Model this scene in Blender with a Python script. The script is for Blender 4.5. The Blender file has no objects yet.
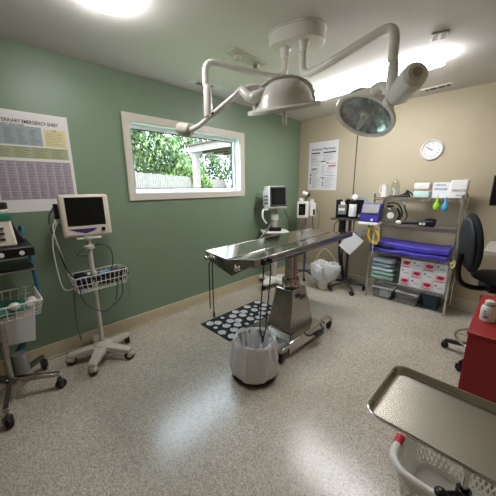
import bpy, math, random
from mathutils import Matrix, Vector
random.seed(7)
PI = math.pi
scene = bpy.context.scene
COL = scene.collection

# ------------------------------------------------------------------ camera
cam_d = bpy.data.cameras.new('camera'); cam = bpy.data.objects.new('camera', cam_d); COL.objects.link(cam)
CAM = Vector((2.8613, -4.1239, 1.5329))
R_ = Vector((0.70583923, 0.70834012, -0.00672741)); U_ = Vector((-0.15279098, 0.16151125, 0.9749713)); F_ = Vector((-0.69169784, 0.6871451, -0.22222896))
cam.matrix_world = Matrix(((R_.x, U_.x, -F_.x, CAM.x), (R_.y, U_.y, -F_.y, CAM.y), (R_.z, U_.z, -F_.z, CAM.z), (0, 0, 0, 1)))
cam_d.sensor_width = 36; cam_d.lens = 270.8 / 496 * 36; cam_d.clip_start = .02; cam_d.clip_end = 200
scene.camera = cam
# ------------------------------------------------------------------ world, sun, exposure
w = bpy.data.worlds.new('world'); scene.world = w; w.use_nodes = True
bg = w.node_tree.nodes['Background']; bg.inputs['Color'].default_value = (.74, .86, 1, 1); bg.inputs['Strength'].default_value = 9
sun_d = bpy.data.lights.new('sun', 'SUN'); sun_d.energy = 4.5; sun_d.angle = math.radians(3); sun_d.color = (1, .95, .85)
sun = bpy.data.objects.new('sun', sun_d); COL.objects.link(sun); sun.rotation_euler = (math.radians(20), math.radians(38), 0)
LAMP_STRIP = 27.0
LAMP_DOME = 44.0
vs = scene.view_settings
vs.view_transform = 'Standard'; vs.look = 'None'; vs.gamma = 1; vs.use_curve_mapping = False; vs.exposure = 0.75

# ------------------------------------------------------------------ materials
def srgb(r, g, b):
    return tuple(((c / 255) / 12.92 if c / 255 <= .04045 else ((c / 255 + .055) / 1.055) ** 2.4) for c in (r, g, b)) + (1,)
MATS = {}
def mat(name, col, rough=.5, metal=0, var=.06, scale=30, bump=0, bscale=200, trans=0, spec=.5, emit=None, es=0, aniso=0, coat=0, ior=1.45, alpha=1):
    m = bpy.data.materials.new(name); m.use_nodes = True; nt = m.node_tree; b = nt.nodes['Principled BSDF']
    c = srgb(*col)
    tc = nt.nodes.new('ShaderNodeTexCoord')
    if var > 0:
        n = nt.nodes.new('ShaderNodeTexNoise'); n.inputs['Scale'].default_value = scale; n.inputs['Detail'].default_value = 4
        nt.links.new(tc.outputs['Object'], n.inputs['Vector'])
        r = nt.nodes.new('ShaderNodeMapRange'); r.inputs[1].default_value = .3; r.inputs[2].default_value = .7
        r.inputs[3].default_value = 1 - var; r.inputs[4].default_value = 1 + var
        nt.links.new(n.outputs['Fac'], r.inputs[0])
        x = nt.nodes.new('ShaderNodeVectorMath'); x.operation = 'SCALE'; x.inputs[0].default_value = c[:3]
        nt.links.new(r.outputs[0], x.inputs['Scale']); nt.links.new(x.outputs[0], b.inputs['Base Color'])
    else:
        b.inputs['Base Color'].default_value = c
    b.inputs['Roughness'].default_value = rough; b.inputs['Metallic'].default_value = metal
    b.inputs['Transmission Weight'].default_value = trans; b.inputs['Specular IOR Level'].default_value = spec
    b.inputs['Coat Weight'].default_value = coat; b.inputs['IOR'].default_value = ior; b.inputs['Alpha'].default_value = alpha
    if emit:
        b.inputs['Emission Color'].default_value = srgb(*emit); b.inputs['Emission Strength'].default_value = es
    if bump:
        n2 = nt.nodes.new('ShaderNodeTexNoise'); n2.inputs['Scale'].default_value = bscale; n2.inputs['Detail'].default_value = 3
        nt.links.new(tc.outputs['Object'], n2.inputs['Vector'])
        bp = nt.nodes.new('ShaderNodeBump'); bp.inputs['Strength'].default_value = bump; bp.inputs['Distance'].default_value = .01
        nt.links.new(n2.outputs['Fac'], bp.inputs['Height']); nt.links.new(bp.outputs[0], b.inputs['Normal'])
    MATS[name] = m
    return m
mat('green_paint', (120, 138, 115), .42, var=.03, scale=3, bump=.08, bscale=60)
mat('beige_paint', (176, 163, 138), .5, var=.03, scale=3, bump=.08, bscale=60)
mat('ceiling_paint', (216, 210, 206), .75, var=.03, scale=2, bump=.1, bscale=80)
mat('tan_trim', (192, 177, 150), .4, var=.03)
mat('pale_trim', (190, 184, 168), .4, var=.03)
mat('window_trim', (208, 200, 188), .4, var=.02)
mat('white_frame', (244, 247, 252), .35, var=0)
mat('rubber_black', (18, 18, 19), .6, var=.1)
mat('black_plastic', (15, 15, 17), .35, var=.1)
mat('black_fabric', (15, 15, 16), .9, var=.15, scale=200, bump=.3, bscale=500)
mat('dark_grey', (62, 62, 64), .5)
mat('shell_grey', (32, 32, 34), .5)
mat('tray_steel', (186, 182, 172), .27, metal=1, var=.04, scale=8)
mat('mid_grey', (120, 118, 114), .45)
mat('cream', (228, 225, 218), .28, var=.02, coat=.2)
mat('cream_dull', (186, 180, 167), .45, var=.03)
mat('beige_plastic', (208, 197, 180), .42, var=.02)
mat('white_plastic', (225, 223, 216), .35, var=.02)
mat('white_wire', (214, 212, 204), .35, var=0)
mat('steel', (196, 193, 188), .13, metal=1, var=.05, scale=8, bump=.02, bscale=20)
mat('steel_brushed', (172, 168, 162), .27, metal=1, var=.12, scale=14, bump=.04, bscale=60)
mat('chrome', (222, 221, 218), .16, metal=1, var=0)
mat('reflector', (238, 238, 236), .2, metal=.4, var=.5, scale=26, bump=.5, bscale=22)
mat('screen', (18, 17, 17), .15, var=0)
mat('purple_print', (58, 44, 110), .4, var=0)
mat('purple_mat', (72, 62, 168), .38, var=.1, scale=12, bump=.25, bscale=25)
mat('blue_case', (58, 52, 140), .35, var=.04)
mat('cord_purple', (34, 28, 58), .7, var=.2, scale=100)
mat('red_paint', (150, 18, 24), .42, var=.03, coat=.2)
mat('red_grip', (190, 24, 44), .5)
mat('counter', (178, 172, 162), .5)
mat('teal_hose', (48, 108, 122), .45, var=.12, scale=60)
mat('blue_hose', (96, 150, 188), .4, var=.05)
mat('yellow_hose', (206, 176, 70), .4, var=.06)
mat('green_cloth', (48, 120, 96), .85, var=.15, scale=40, bump=.3, bscale=60)
mat('towel_blue', (160, 182, 198), .95, var=.12, scale=60, bump=.5, bscale=150)
mat('towel_mint', (150, 184, 170), .95, var=.12, scale=60, bump=.5, bscale=150)
mat('towel_white', (206, 214, 218), .95, var=.1, scale=60, bump=.5, bscale=150)
mat('carton', (226, 226, 230), .6, var=.02)
mat('carton_red', (190, 24, 60), .6, var=.05)
mat('carton_pink', (226, 190, 200), .6, var=.05)
mat('ink', (46, 44, 48), .7, var=0)
mat('ink_blue', (70, 72, 104), .7, var=0)
mat('ink_red', (196, 96, 104), .7, var=0)
mat('paper', (222, 218, 214), .6, var=.01)
mat('paper_white', (216, 214, 216), .55, var=.01)
mat('print_blue', (148, 160, 161), .6, var=.02)
mat('print_yellow', (214, 200, 150), .6, var=.02)
mat('print_olive', (160, 164, 128), .6, var=.02)
mat('print_purple', (158, 145, 153), .6, var=.02)
mat('bulb_green', (150, 196, 40), .35, var=.03)
mat('bulb_blue', (70, 160, 200), .35, var=.03)
mat('mint_plastic', (184, 208, 202), .4)
mat('pink_plastic', (224, 210, 207), .4)
mat('teal_bin', (30, 66, 84), .35)
mat('mat_black', (16, 16, 20), .75, var=.1)
mat('paw_white', (205, 206, 210), .7, var=.06, scale=60)
mat('fence_wood', (96, 90, 84), .85, var=.2, scale=6)
mat('deck_wood', (110, 102, 96), .85, var=.15, scale=8)
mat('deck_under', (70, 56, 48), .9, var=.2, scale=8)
mat('bark', (92, 76, 60), .9, var=.2, scale=10)
mat('grass_green', (98, 128, 60), .95, var=.3, scale=3)
mat('leaf_dark', (44, 56, 42), .7, var=.35, scale=4)
mat('leaf_mid', (68, 88, 54), .7, var=.35, scale=4)
mat('leaf_light', (104, 124, 72), .7, var=.3, scale=4)
mat('lamp_strip', (255, 255, 250), .4, var=0, emit=(250, 250, 252), es=LAMP_STRIP)
mat('lamp_dome', (255, 255, 250), .4, var=0, emit=(250, 250, 252), es=LAMP_DOME)
def glassy(name, tint, rough=.02, mixv=.12):
    m = bpy.data.materials.new(name); m.use_nodes = True; nt = m.node_tree
    for n in list(nt.nodes): nt.nodes.remove(n)
    o = nt.nodes.new('ShaderNodeOutputMaterial'); t = nt.nodes.new('ShaderNodeBsdfTransparent'); g = nt.nodes.new('ShaderNodeBsdfGlossy')
    mx = nt.nodes.new('ShaderNodeMixShader'); f = nt.nodes.new('ShaderNodeFresnel'); f.inputs[0].default_value = 1.45
    t.inputs[0].default_value = srgb(*tint); g.inputs['Roughness'].default_value = rough
    ad = nt.nodes.new('ShaderNodeMath'); ad.operation = 'ADD'; ad.inputs[1].default_value = mixv
    ge = nt.nodes.new('ShaderNodeNewGeometry'); iv = nt.nodes.new('ShaderNodeMath'); iv.operation = 'SUBTRACT'; iv.inputs[0].default_value = 1
    nt.links.new(ge.outputs['Backfacing'], iv.inputs[1]); mu = nt.nodes.new('ShaderNodeMath'); mu.operation = 'MULTIPLY'
    nt.links.new(f.outputs[0], ad.inputs[0]); nt.links.new(ad.outputs[0], mu.inputs[0]); nt.links.new(iv.outputs[0], mu.inputs[1]); nt.links.new(mu.outputs[0], mx.inputs[0])
    nt.links.new(t.outputs[0], mx.inputs[1]); nt.links.new(g.outputs[0], mx.inputs[2]); nt.links.new(mx.outputs[0], o.inputs[0])
    MATS[name] = m
glassy('window_glass', (250, 253, 253), .0, .0)
glassy('jar_glass', (246, 249, 247), .04, .03)
mat('bin_clear', (196, 200, 202), .3, var=0, alpha=.32)
glassy('lamp_glass', (235, 238, 240), .02, .03)
def film():   # thin translucent white bag film
    m = bpy.data.materials.new('bag_film'); m.use_nodes = True; nt = m.node_tree; b = nt.nodes['Principled BSDF']
    b.inputs['Base Color'].default_value = srgb(248, 248, 248); b.inputs['Roughness'].default_value = .32
    o = nt.nodes['Material Output']; tr = nt.nodes.new('ShaderNodeBsdfTransparent'); tl = nt.nodes.new('ShaderNodeBsdfTranslucent'); tl.inputs[0].default_value = srgb(225, 225, 225)
    a = nt.nodes.new('ShaderNodeMixShader'); a.inputs[0].default_value = .3; c = nt.nodes.new('ShaderNodeMixShader'); c.inputs[0].default_value = .1
    tc = nt.nodes.new('ShaderNodeTexCoord'); n = nt.nodes.new('ShaderNodeTexNoise'); n.inputs['Scale'].default_value = 14; n.inputs['Detail'].default_value = 4; n.inputs['Distortion'].default_value = 1.2
    bp = nt.nodes.new('ShaderNodeBump'); bp.inputs['Strength'].default_value = .7; bp.inputs['Distance'].default_value = .02
    nt.links.new(tc.outputs['Object'], n.inputs['Vector']); nt.links.new(n.outputs['Fac'], bp.inputs['Height']); nt.links.new(bp.outputs[0], b.inputs['Normal'])
    nt.links.new(b.outputs[0], a.inputs[1]); nt.links.new(tl.outputs[0], a.inputs[2]); nt.links.new(a.outputs[0], c.inputs[1]); nt.links.new(tr.outputs[0], c.inputs[2]); nt.links.new(c.outputs[0], o.inputs[0])
    MATS['bag_film'] = m
film()
def floor_mat():
    m = bpy.data.materials.new('speckled_floor'); m.use_nodes = True; nt = m.node_tree; b = nt.nodes['Principled BSDF']
    tc = nt.nodes.new('ShaderNodeTexCoord')
    def ramp(src, stops):
        r = nt.nodes.new('ShaderNodeValToRGB'); cr = r.color_ramp; cr.interpolation = 'LINEAR'
        while len(cr.elements) < len(stops): cr.elements.new(.5)
        for e, (p, c) in zip(cr.elements, stops): e.position = p; e.color = srgb(*c)
        nt.links.new(src, r.inputs[0]); return r.outputs[0]
    v = nt.nodes.new('ShaderNodeTexVoronoi'); v.inputs['Scale'].default_value = 170; nt.links.new(tc.outputs['Object'], v.inputs['Vector'])
    sp = nt.nodes.new('ShaderNodeSeparateColor'); nt.links.new(v.outputs['Color'], sp.inputs[0])
    c1 = ramp(sp.outputs[0], [(0, (150, 141, 130)), (.3, (182, 174, 163)), (.65, (196, 189, 178)), (1, (218, 213, 204))])
    n = nt.nodes.new('ShaderNodeTexNoise'); n.inputs['Scale'].default_value = 1.3; n.inputs['Detail'].default_value = 5; nt.links.new(tc.outputs['Object'], n.inputs['Vector'])
    c2 = ramp(n.outputs['Fac'], [(.3, (226, 222, 214)), (.7, (250, 248, 244))])
    mx = nt.nodes.new('ShaderNodeMix'); mx.data_type = 'RGBA'; mx.blend_type = 'MULTIPLY'; mx.inputs[0].default_value = 1
    nt.links.new(c1, mx.inputs[6]); nt.links.new(c2, mx.inputs[7]); nt.links.new(mx.outputs[2], b.inputs['Base Color'])
    rr = nt.nodes.new('ShaderNodeMapRange'); rr.inputs[3].default_value = .17; rr.inputs[4].default_value = .3; nt.links.new(n.outputs['Fac'], rr.inputs[0]); nt.links.new(rr.outputs[0], b.inputs['Roughness'])
    bp = nt.nodes.new('ShaderNodeBump'); bp.inputs['Strength'].default_value = .12; bp.inputs['Distance'].default_value = .004
    n3 = nt.nodes.new('ShaderNodeTexNoise'); n3.inputs['Scale'].default_value = 40; nt.links.new(tc.outputs['Object'], n3.inputs['Vector'])
    nt.links.new(n3.outputs['Fac'], bp.inputs['Height']); nt.links.new(bp.outputs[0], b.inputs['Normal'])
    b.inputs['Specular IOR Level'].default_value = .5
    MATS['speckled_floor'] = m
floor_mat()

# ------------------------------------------------------------------ mesh builder
def frame_from(z, x=None):
    z = Vector(z).normalized()
    x = Vector(x) if x is not None else (Vector((0, 0, 1)) if abs(z.z) < .9 else Vector((1, 0, 0)))
    x = (x - z * x.dot(z)).normalized(); y = z.cross(x)
    return Matrix((x, y, z)).transposed()
def place(loc, R=None):
    M = (R.to_4x4() if R is not None else Matrix.Identity(4)); M.translation = Vector(loc); return M
def rotz(a): return Matrix.Rotation(a, 3, 'Z')
def spline(pts, n=8):
    pts = [Vector(p) for p in pts]
    if len(pts) < 3: return pts
    out = []
    P = [2 * pts[0] - pts[1]] + pts + [2 * pts[-1] - pts[-2]]
    for i in range(1, len(P) - 2):
        a, b, c, d = P[i - 1:i + 3]
        for k in range(n):
            t = k / n
            out.append(.5 * ((2 * b) + (c - a) * t + (2 * a - 5 * b + 4 * c - d) * t * t + (3 * b - a - 3 * c + d) * t ** 3))
    out.append(pts[-1]); return out
def bend(pts, r=.05, n=6):      # polyline with rounded corners
    pts = [Vector(p) for p in pts]; out = [pts[0]]
    for i in range(1, len(pts) - 1):
        a, b, c = pts[i - 1:i + 2]; u = (a - b); v = (c - b)
        d = min(r, u.length * .49, v.length * .49); p0 = b + u.normalized() * d; p1 = b + v.normalized() * d
        for k in range(n + 1):
            t = k / n; out.append((1 - t) ** 2 * p0 + 2 * t * (1 - t) * b + t * t * p1)
    out.append(pts[-1]); return out
class MB:
    def __init__(s, M=None): s.v = []; s.f = []; s.m = []; s.M = M or Matrix.Identity(4); s.mi = 0
    def add(s, vs_, fs):
        o = len(s.v); s.v += [s.M @ Vector(p) for p in vs_]
        for f in fs: s.f.append(tuple(i + o for i in f)); s.m.append(s.mi)
        return s
    def box(s, x0, x1, y0, y1, z0, z1):
        return s.add([(x, y, z) for z in (z0, z1) for y in (y0, y1) for x in (x0, x1)],
                     [(0, 2, 3, 1), (4, 5, 7, 6), (0, 1, 5, 4), (2, 6, 7, 3), (0, 4, 6, 2), (1, 3, 7, 5)])
    def prism(s, poly, z0, z1):
        n = len(poly)
        return s.add([(x, y, z0) for x, y in poly] + [(x, y, z1) for x, y in poly],
                     [tuple(range(n - 1, -1, -1)), tuple(range(n, 2 * n))] + [(i, (i + 1) % n, n + (i + 1) % n, n + i) for i in range(n)])
    def frustum(s, b, t):       # b, t: 4-corner loops (3D)
        return s.add(list(b) + list(t), [(3, 2, 1, 0), (4, 5, 6, 7)] + [(i, (i + 1) % 4, 4 + (i + 1) % 4, 4 + i) for i in range(4)])
    def lathe(s, prof, seg=24, loc=(0, 0, 0), axis=(0, 0, 1), x=None, closed=False, arc=None):
        Rm = frame_from(axis, x); L = Vector(loc); vs_ = []; fs = []
        for r, z in prof:
            for k in range(seg):
                a = 2 * PI * k / seg; vs_.append(L + Rm @ Vector((r * math.cos(a), r * math.sin(a), z)))
        n = len(prof)
        for i in range(n - 1 + (1 if closed else 0)):
            j = (i + 1) % n
            for k in range(seg):
                k2 = (k + 1) % seg; fs.append((i * seg + k, i * seg + k2, j * seg + k2, j * seg + k))
        if not closed:
            if prof[0][0] > 1e-5: fs.append(tuple(range(seg - 1, -1, -1)))
            if prof[-1][0] > 1e-5: fs.append(tuple((n - 1) * seg + k for k in range(seg)))
        return s.add(vs_, fs)
    def shell(s, prof, seg=24, **k):   # open profile, no caps
        prof = list(prof); Rm = frame_from(k.get('axis', (0, 0, 1))); L = Vector(k.get('loc', (0, 0, 0))); vs_ = []; fs = []
        for r, z in prof:
            for q in range(seg):
                a = 2 * PI * q / seg; vs_.append(L + Rm @ Vector((r * math.cos(a), r * math.sin(a), z)))
        for i in range(len(prof) - 1):
            for q in range(seg):
                q2 = (q + 1) % seg; fs.append((i * seg + q, i * seg + q2, (i + 1) * seg + q2, (i + 1) * seg + q))
        return s.add(vs_, fs)
    def cyl(s, p0, p1, r0, r1=None, seg=16):
        p0 = Vector(p0); d = Vector(p1) - p0
        return s.lathe([(r0, 0), (r0 if r1 is None else r1, d.length)], seg, p0, d)
    def tube(s, pts, r, seg=8, closed=False):
        pts = [Vector(p) for p in pts]; n = len(pts); vs_ = []; fs = []
        rr = r if isinstance(r, (list, tuple)) else [r] * n
        T = []
        for i in range(n):
            a = pts[(i - 1) % n] if closed or i else pts[0]; b = pts[(i + 1) % n] if closed or i < n - 1 else pts[-1]
            T.append((b - a).normalized() if (b - a).length > 1e-9 else Vector((0, 0, 1)))
        Rm = frame_from(T[0]); x = Rm.col[0]
        for i in range(n):
            t = T[i]; x = (x - t * x.dot(t)).normalized(); y = t.cross(x)
            for k in range(seg):
                a = 2 * PI * k / seg; vs_.append(pts[i] + (x * math.cos(a) + y * math.sin(a)) * rr[i])
        for i in range(n if closed else n - 1):
            j = (i + 1) % n
            for k in range(seg):
                k2 = (k + 1) % seg; fs.append((i * seg + k, i * seg + k2, j * seg + k2, j * seg + k))
        if not closed: fs += [tuple(range(seg - 1, -1, -1)), tuple((n - 1) * seg + k for k in range(seg))]
        return s.add(vs_, fs)
    def ell(s, loc, rx, ry, rz, seg=16, rings=10):
        prof = [(math.sin(PI * i / rings), -math.cos(PI * i / rings)) for i in range(rings + 1)]
        o = len(s.v); M0 = s.M; s.M = M0 @ place(loc) @ Matrix.Diagonal((rx, ry, rz, 1)); s.lathe([(max(r, 1e-6) if 0 < i < rings else 0, z) for i, (r, z) in enumerate(prof)], seg); s.M = M0
        return s
    def build(s, name, mats, parent=None, bevel=0, smooth=True, origin=None, segs=2):
        if not isinstance(mats, (list, tuple)): mats = [mats]
        if parent is not None: org = Vector(parent['_o'])
        else: org = Vector(origin) if origin is not None else (sum((v for v in s.v), Vector()) / len(s.v)).xy.to_3d() + Vector((0, 0, min(v.z for v in s.v)))
        me = bpy.data.meshes.new(name); me.from_pydata([v - org for v in s.v], [], s.f)
        for m in mats: me.materials.append(MATS[m])
        for p, i in zip(me.polygons, s.m): p.material_index = i
        me.validate(); me.update()
        import bmesh
        bm = bmesh.new(); bm.from_mesh(me); bmesh.ops.remove_doubles(bm, verts=bm.verts, dist=1e-6); bmesh.ops.recalc_face_normals(bm, faces=bm.faces); bm.to_mesh(me); bm.free()
        if smooth:
            me.shade_smooth(); me.set_sharp_from_angle(angle=math.radians(35))
        o = bpy.data.objects.new(name, me); COL.objects.link(o)
        if parent is not None: o.parent = parent
        else: o.location = org
        o['_o'] = list(org)
        if bevel:
            b = o.modifiers.new('bevel', 'BEVEL'); b.width = bevel; b.segments = segs; b.limit_method = 'ANGLE'; b.angle_limit = math.radians(40)
        return o
def tag(o, label, cat, group=None):
    o['label'] = label; o['category'] = cat
    if group: o['group'] = group
    return o
def thing(name, label, cat, loc, group=None):
    o = bpy.data.objects.new(name, None); COL.objects.link(o); o.location = loc; o['_o'] = list(loc); o.empty_display_size = .1
    return tag(o, label, cat, group)
def structure(o): o['kind'] = 'structure'; return o
def printed(name, text, size, M, m, parent, align='LEFT', ext=.0006, sx=1.0):
    cu = bpy.data.curves.new('print', 'FONT'); cu.body = text; cu.size = size; cu.align_x = align; cu.extrude = ext; cu.offset = size * .018; cu.resolution_u = 2
    t = bpy.data.objects.new('print', cu); COL.objects.link(t); me = bpy.data.meshes.new_from_object(t)
    bpy.data.objects.remove(t); bpy.data.curves.remove(cu)
    me.name = name; me.materials.clear(); me.materials.append(MATS[m])
    off = Vector(parent['_o'])
    for v in me.vertices: v.co = (M @ Vector((v.co.x * sx, v.co.y, v.co.z))) - off
    o = bpy.data.objects.new(name, me); COL.objects.link(o); o.parent = parent; o['_o'] = list(off)
    return o

# ------------------------------------------------------------------ room shell
H = 2.6; XR = 3.75; YF = -5.3
WY0, WY1, WZ0, WZ1 = -2.932, -1.428, 1.46, 2.176
structure(MB().box(-.16, XR + .1, YF - .1, .1, -.1, 0).build('floor', 'speckled_floor', smooth=False, origin=(0, 0, 0)))
structure(MB().box(-.16, XR + .1, YF - .1, .1, H, H + .1).build('ceiling', 'ceiling_paint', smooth=False, origin=(0, 0, H)))
wl = MB(); wl.box(-.16, 0, YF, WY0, 0, H); wl.box(-.16, 0, WY1, 0, 0, H); wl.box(-.16, 0, WY0, WY1, 0, WZ0); wl.box(-.16, 0, WY0, WY1, WZ1, H)
structure(wl.build('wall_left', 'green_paint', smooth=False, origin=(0, -2, 0)))
structure(MB().box(-.16, XR, 0, .1, 0, H).build('wall_back', 'beige_paint', smooth=False, origin=(2, 0, 0)))
structure(MB().box(XR, XR + .1, YF, .1, 0, H).build('wall_right', 'beige_paint', smooth=False, origin=(XR, -2, 0)))
structure(MB().box(-.16, XR, YF - .1, YF, 0, H).build('wall_front', 'beige_paint', smooth=False, origin=(2, YF, 0)))
bb = MB(); bb.box(0, .016, YF, 0, 0, .135); bb.box(.016, .032, YF, 0, 0, .018)
structure(bb.build('baseboard_left', 'tan_trim', bevel=.004, origin=(0, -2, 0)))
bb = MB(); bb.box(.032, XR, -.016, 0, 0, .14); bb.box(.032, XR, -.03, -.016, 0, .016)
structure(bb.build('baseboard_back', 'pale_trim', bevel=.004, origin=(2, 0, 0)))
# window
TY0, TY1, TZ0, TZ1 = -2.996, -1.355, 1.3945, 2.244
win = bpy.data.objects.new('window_1', None); COL.objects.link(win); win.location = (0, (TY0 + TY1) / 2, TZ0); win['_o'] = list(win.location); win['kind'] = 'structure'
t = MB()
t.box(0, .02, TY0, TY1, WZ1 - .008, TZ1); t.box(0, .02, TY0, TY1, TZ0, WZ0 + .006)
t.box(0, .02, TY0, WY0 + .008, WZ0 + .006, WZ1 - .008); t.box(0, .02, WY1 - .008, TY1, WZ0 + .006, WZ1 - .008)
t.build('window_frame', 'window_trim', win, bevel=.004)
t = MB(); k = .012
t.box(-.16, 0, WY0, WY1, WZ0, WZ0 + k); t.box(-.16, 0, WY0, WY1, WZ1 - k, WZ1); t.box(-.16, 0, WY0, WY0 + k, WZ0 + k, WZ1 - k); t.box(-.16, 0, WY1 - k, WY1, WZ0 + k, WZ1 - k)
t.build('window_jamb', 'white_frame', win)
def ring(x0, x1, b, wdt):
    q = MB(); y0, y1, z0, z1 = WY0 + k + b, WY1 - k - b, WZ0 + k + b, WZ1 - k - b
    q.box(x0, x1, y0, y1, z0, z0 + wdt); q.box(x0, x1, y0, y1, z1 - wdt, z1); q.box(x0, x1, y0, y0 + wdt, z0 + wdt, z1 - wdt); q.box(x0, x1, y1 - wdt, y1, z0 + wdt, z1 - wdt); return q
ring(-.13, -.085, 0, .04).build('window_sash', 'white_frame', win, bevel=.003)
ring(-.118, -.1, .04, .009).build('window_gasket', 'rubber_black', win)
MB().box(-.112, -.106, WY0 + k + .045, WY1 - k - .045, WZ0 + k + .045, WZ1 - k - .045).build('window_pane', 'window_glass', win, smooth=False)

# ------------------------------------------------------------------ outside
tag(MB().box(-30, -.3, -14, 24, -.42, -.3).build('lawn', 'grass_green', smooth=False), 'green lawn outside the window behind the fence', 'lawn')
COL.objects['lawn']['kind'] = 'structure'
f0, f1 = Vector((-4.4, -2.6)), Vector((-11.5, 8.0)); d = (f1 - f0); L = d.length; d.normalize(); nrm = Vector((-d.y, d.x))
fence = thing('wooden_fence', 'weathered grey wooden picket fence seen through the window below the trees', 'fence', (f0.x, f0.y, -.3))
pk = MB(); ry = Matrix(((d.x, nrm.x, 0, 0), (d.y, nrm.y, 0, 0), (0, 0, 1, 0), (0, 0, 0, 1)))
pk.M = place((f0.x, f0.y, 0)) @ ry
s_ = 0
while s_ < L:
    h = 2.0 + random.uniform(-.015, .015) - .004 * s_
    pk.box(s_, s_ + .1, -.012, .012, -.29, h); s_ += .13
pk.build('picket_panel', 'fence_wood', fence)
rl = MB(pk.M); rl.box(0, L, .012, .05, .1, .19); rl.box(0, L, .012, .05, 1.45, 1.54); rl.build('rail', 'fence_wood', fence)
# porch roof with its post, standing in the yard
ax, ay = -3.5, .12
pg = thing('porch_roof', 'grey wooden porch roof on a square post outside the window', 'porch', (ax, ay, -.3))
q = MB(); q.box(ax - .02, -.2, ay - .04, ay, 2.40, 2.56); q.box(ax - .04, ax, ay - .04, ay + 3.2, 2.40, 2.56); q.build('fascia', 'deck_wood', pg, bevel=.004)
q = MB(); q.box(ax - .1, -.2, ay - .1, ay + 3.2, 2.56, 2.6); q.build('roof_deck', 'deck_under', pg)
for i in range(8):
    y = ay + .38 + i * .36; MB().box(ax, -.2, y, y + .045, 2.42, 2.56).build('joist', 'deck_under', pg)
MB().box(ax - .02, ax + .14, ay + .02, ay + .17, -.3, 2.4).build('post', 'deck_wood', pg, bevel=.006)
MB().box(ax - .02, ax + .14, ay + 2.9, ay + 3.05, -.3, 2.4).build('post', 'deck_wood', pg, bevel=.006)
def foliage(cx, cy, cz, rx, ry_, rz, n, leaf, mats, name, parent):
    b = MB()
    for _ in range(n):
        a = random.uniform(0, 2 * PI); u = random.uniform(-1, 1); s = math.sqrt(1 - u * u); r = random.uniform(.55, 1.0) ** .5 * (1 + .16 * math.sin(a * 3 + u * 5))
        p = Vector((cx + rx * r * s * math.cos(a), cy + ry_ * r * s * math.sin(a), cz + rz * r * u))
        n_ = Vector((random.gauss(0, 1), random.gauss(0, 1), random.gauss(.5, 1))); Fm = frame_from(n_); l = leaf * random.uniform(.6, 1.3)
        x, y = Fm.col[0] * l, Fm.col[1] * l * .5; b.mi = random.randrange(len(mats))
        b.add([p - x, p - y + n_.normalized() * l * .1, p + x, p + y + n_.normalized() * l * .1], [(0, 1, 2, 3)])
    return b.build(name, mats, parent, smooth=False)
TREES = [(-9.6, -.6, 2.1, 2.2, 1.6, 3, 'dense dark leafy tree behind the fence at the left edge of the window', ['leaf_dark', 'leaf_mid', 'leaf_dark']),
         (-10.8, 2.6, 2.6, 1.7, 1.7, 3.2, 'broad mid green tree behind the fence left of the porch post', ['leaf_mid', 'leaf_light', 'leaf_mid']),
         (-9.2, 3.6, 1.7, 1.1, 1.1, 1.3, 'low bright yellow green shrub seen under the porch roof', ['leaf_light', 'leaf_light', 'leaf_mid']),
         (-13.5, 6.5, 2.6, 2.4, 2.6, 3.0, 'tall green tree seen under the porch roof right of the post', ['leaf_mid', 'leaf_dark', 'leaf_light']),
         (-14.5, 1.0, 3.6, 2.8, 2.8, 4.4, 'pale green tree rising farthest away behind the fence', ['leaf_light', 'leaf_mid']),
         (-11.0, 11.0, 2.4, 2.4, 2.6, 3.0, 'dark green tree farthest right beyond the porch', ['leaf_dark', 'leaf_mid'])]
for (tx, ty, tz, rx, ry2, rz, lab, ms) in TREES:
    tr = thing('tree', lab, 'tree', (tx, ty, -.3))
    b = MB(); b.tube(spline([(tx, ty, -.3), (tx + .06, ty, .6), (tx - .04, ty + .05, tz)]), .13, 8)
    for kk in range(4):
        a = kk * 1.6 + tx; b.tube([(tx, ty, tz * .5), (tx + rx * .5 * math.cos(a), ty + ry2 * .5 * math.sin(a), tz + .2 * rz)], [.06, .02], 6)
    b.build('trunk', 'bark', tr)
    o = foliage(tx, ty, tz, rx, ry2, rz * .85, 13000, .105, ms, 'foliage', tr)

# ------------------------------------------------------------------ ceiling fittings
def strip(cx, cy, ang, lab):
  t = thing('fluorescent_light', lab, 'ceiling light', (cx, cy, H))
  q = MB(place((cx, cy, H), rotz(ang)))
  q.box(-.655, .655, -.1, .1, -.03, 0); q.build('housing', 'white_plastic', t, bevel=.006)
  q = MB(place((cx, cy, H), rotz(ang) @ Matrix.Rotation(PI / 2, 3, 'Y')))
  prof = [(.03, -.11)] + [(.03 + .05 * math.sin(PI * i / 12) ** .7, -.11 * math.cos(PI * i / 12)) for i in range(1, 12)] + [(.03, .11)]
  q.prism(prof, -.66, .66); q.build('diffuser', 'lamp_strip', t, bevel=.03, segs=4)
strip(1.54, -1.11, math.radians(-5), 'long white fluorescent ceiling light glowing in front of the beige back wall')
t = thing('dome_light', 'round glowing dome ceiling light at the top left of the photo', 'ceiling light', (1.03, -3.42, H))
MB().lathe([(.0, -.02), (.135, -.02), (.15, 0)], 32, (1.03, -3.42, H)).build('base_ring', 'white_plastic', t)
MB().lathe([(0, -.075)] + [(.14 * math.sin(PI / 2 * i / 8), -.02 - .055 * math.cos(PI / 2 * i / 8)) for i in range(1, 9)], 32, (1.03, -3.42, H)).build('diffuser', 'lamp_dome', t)
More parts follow.
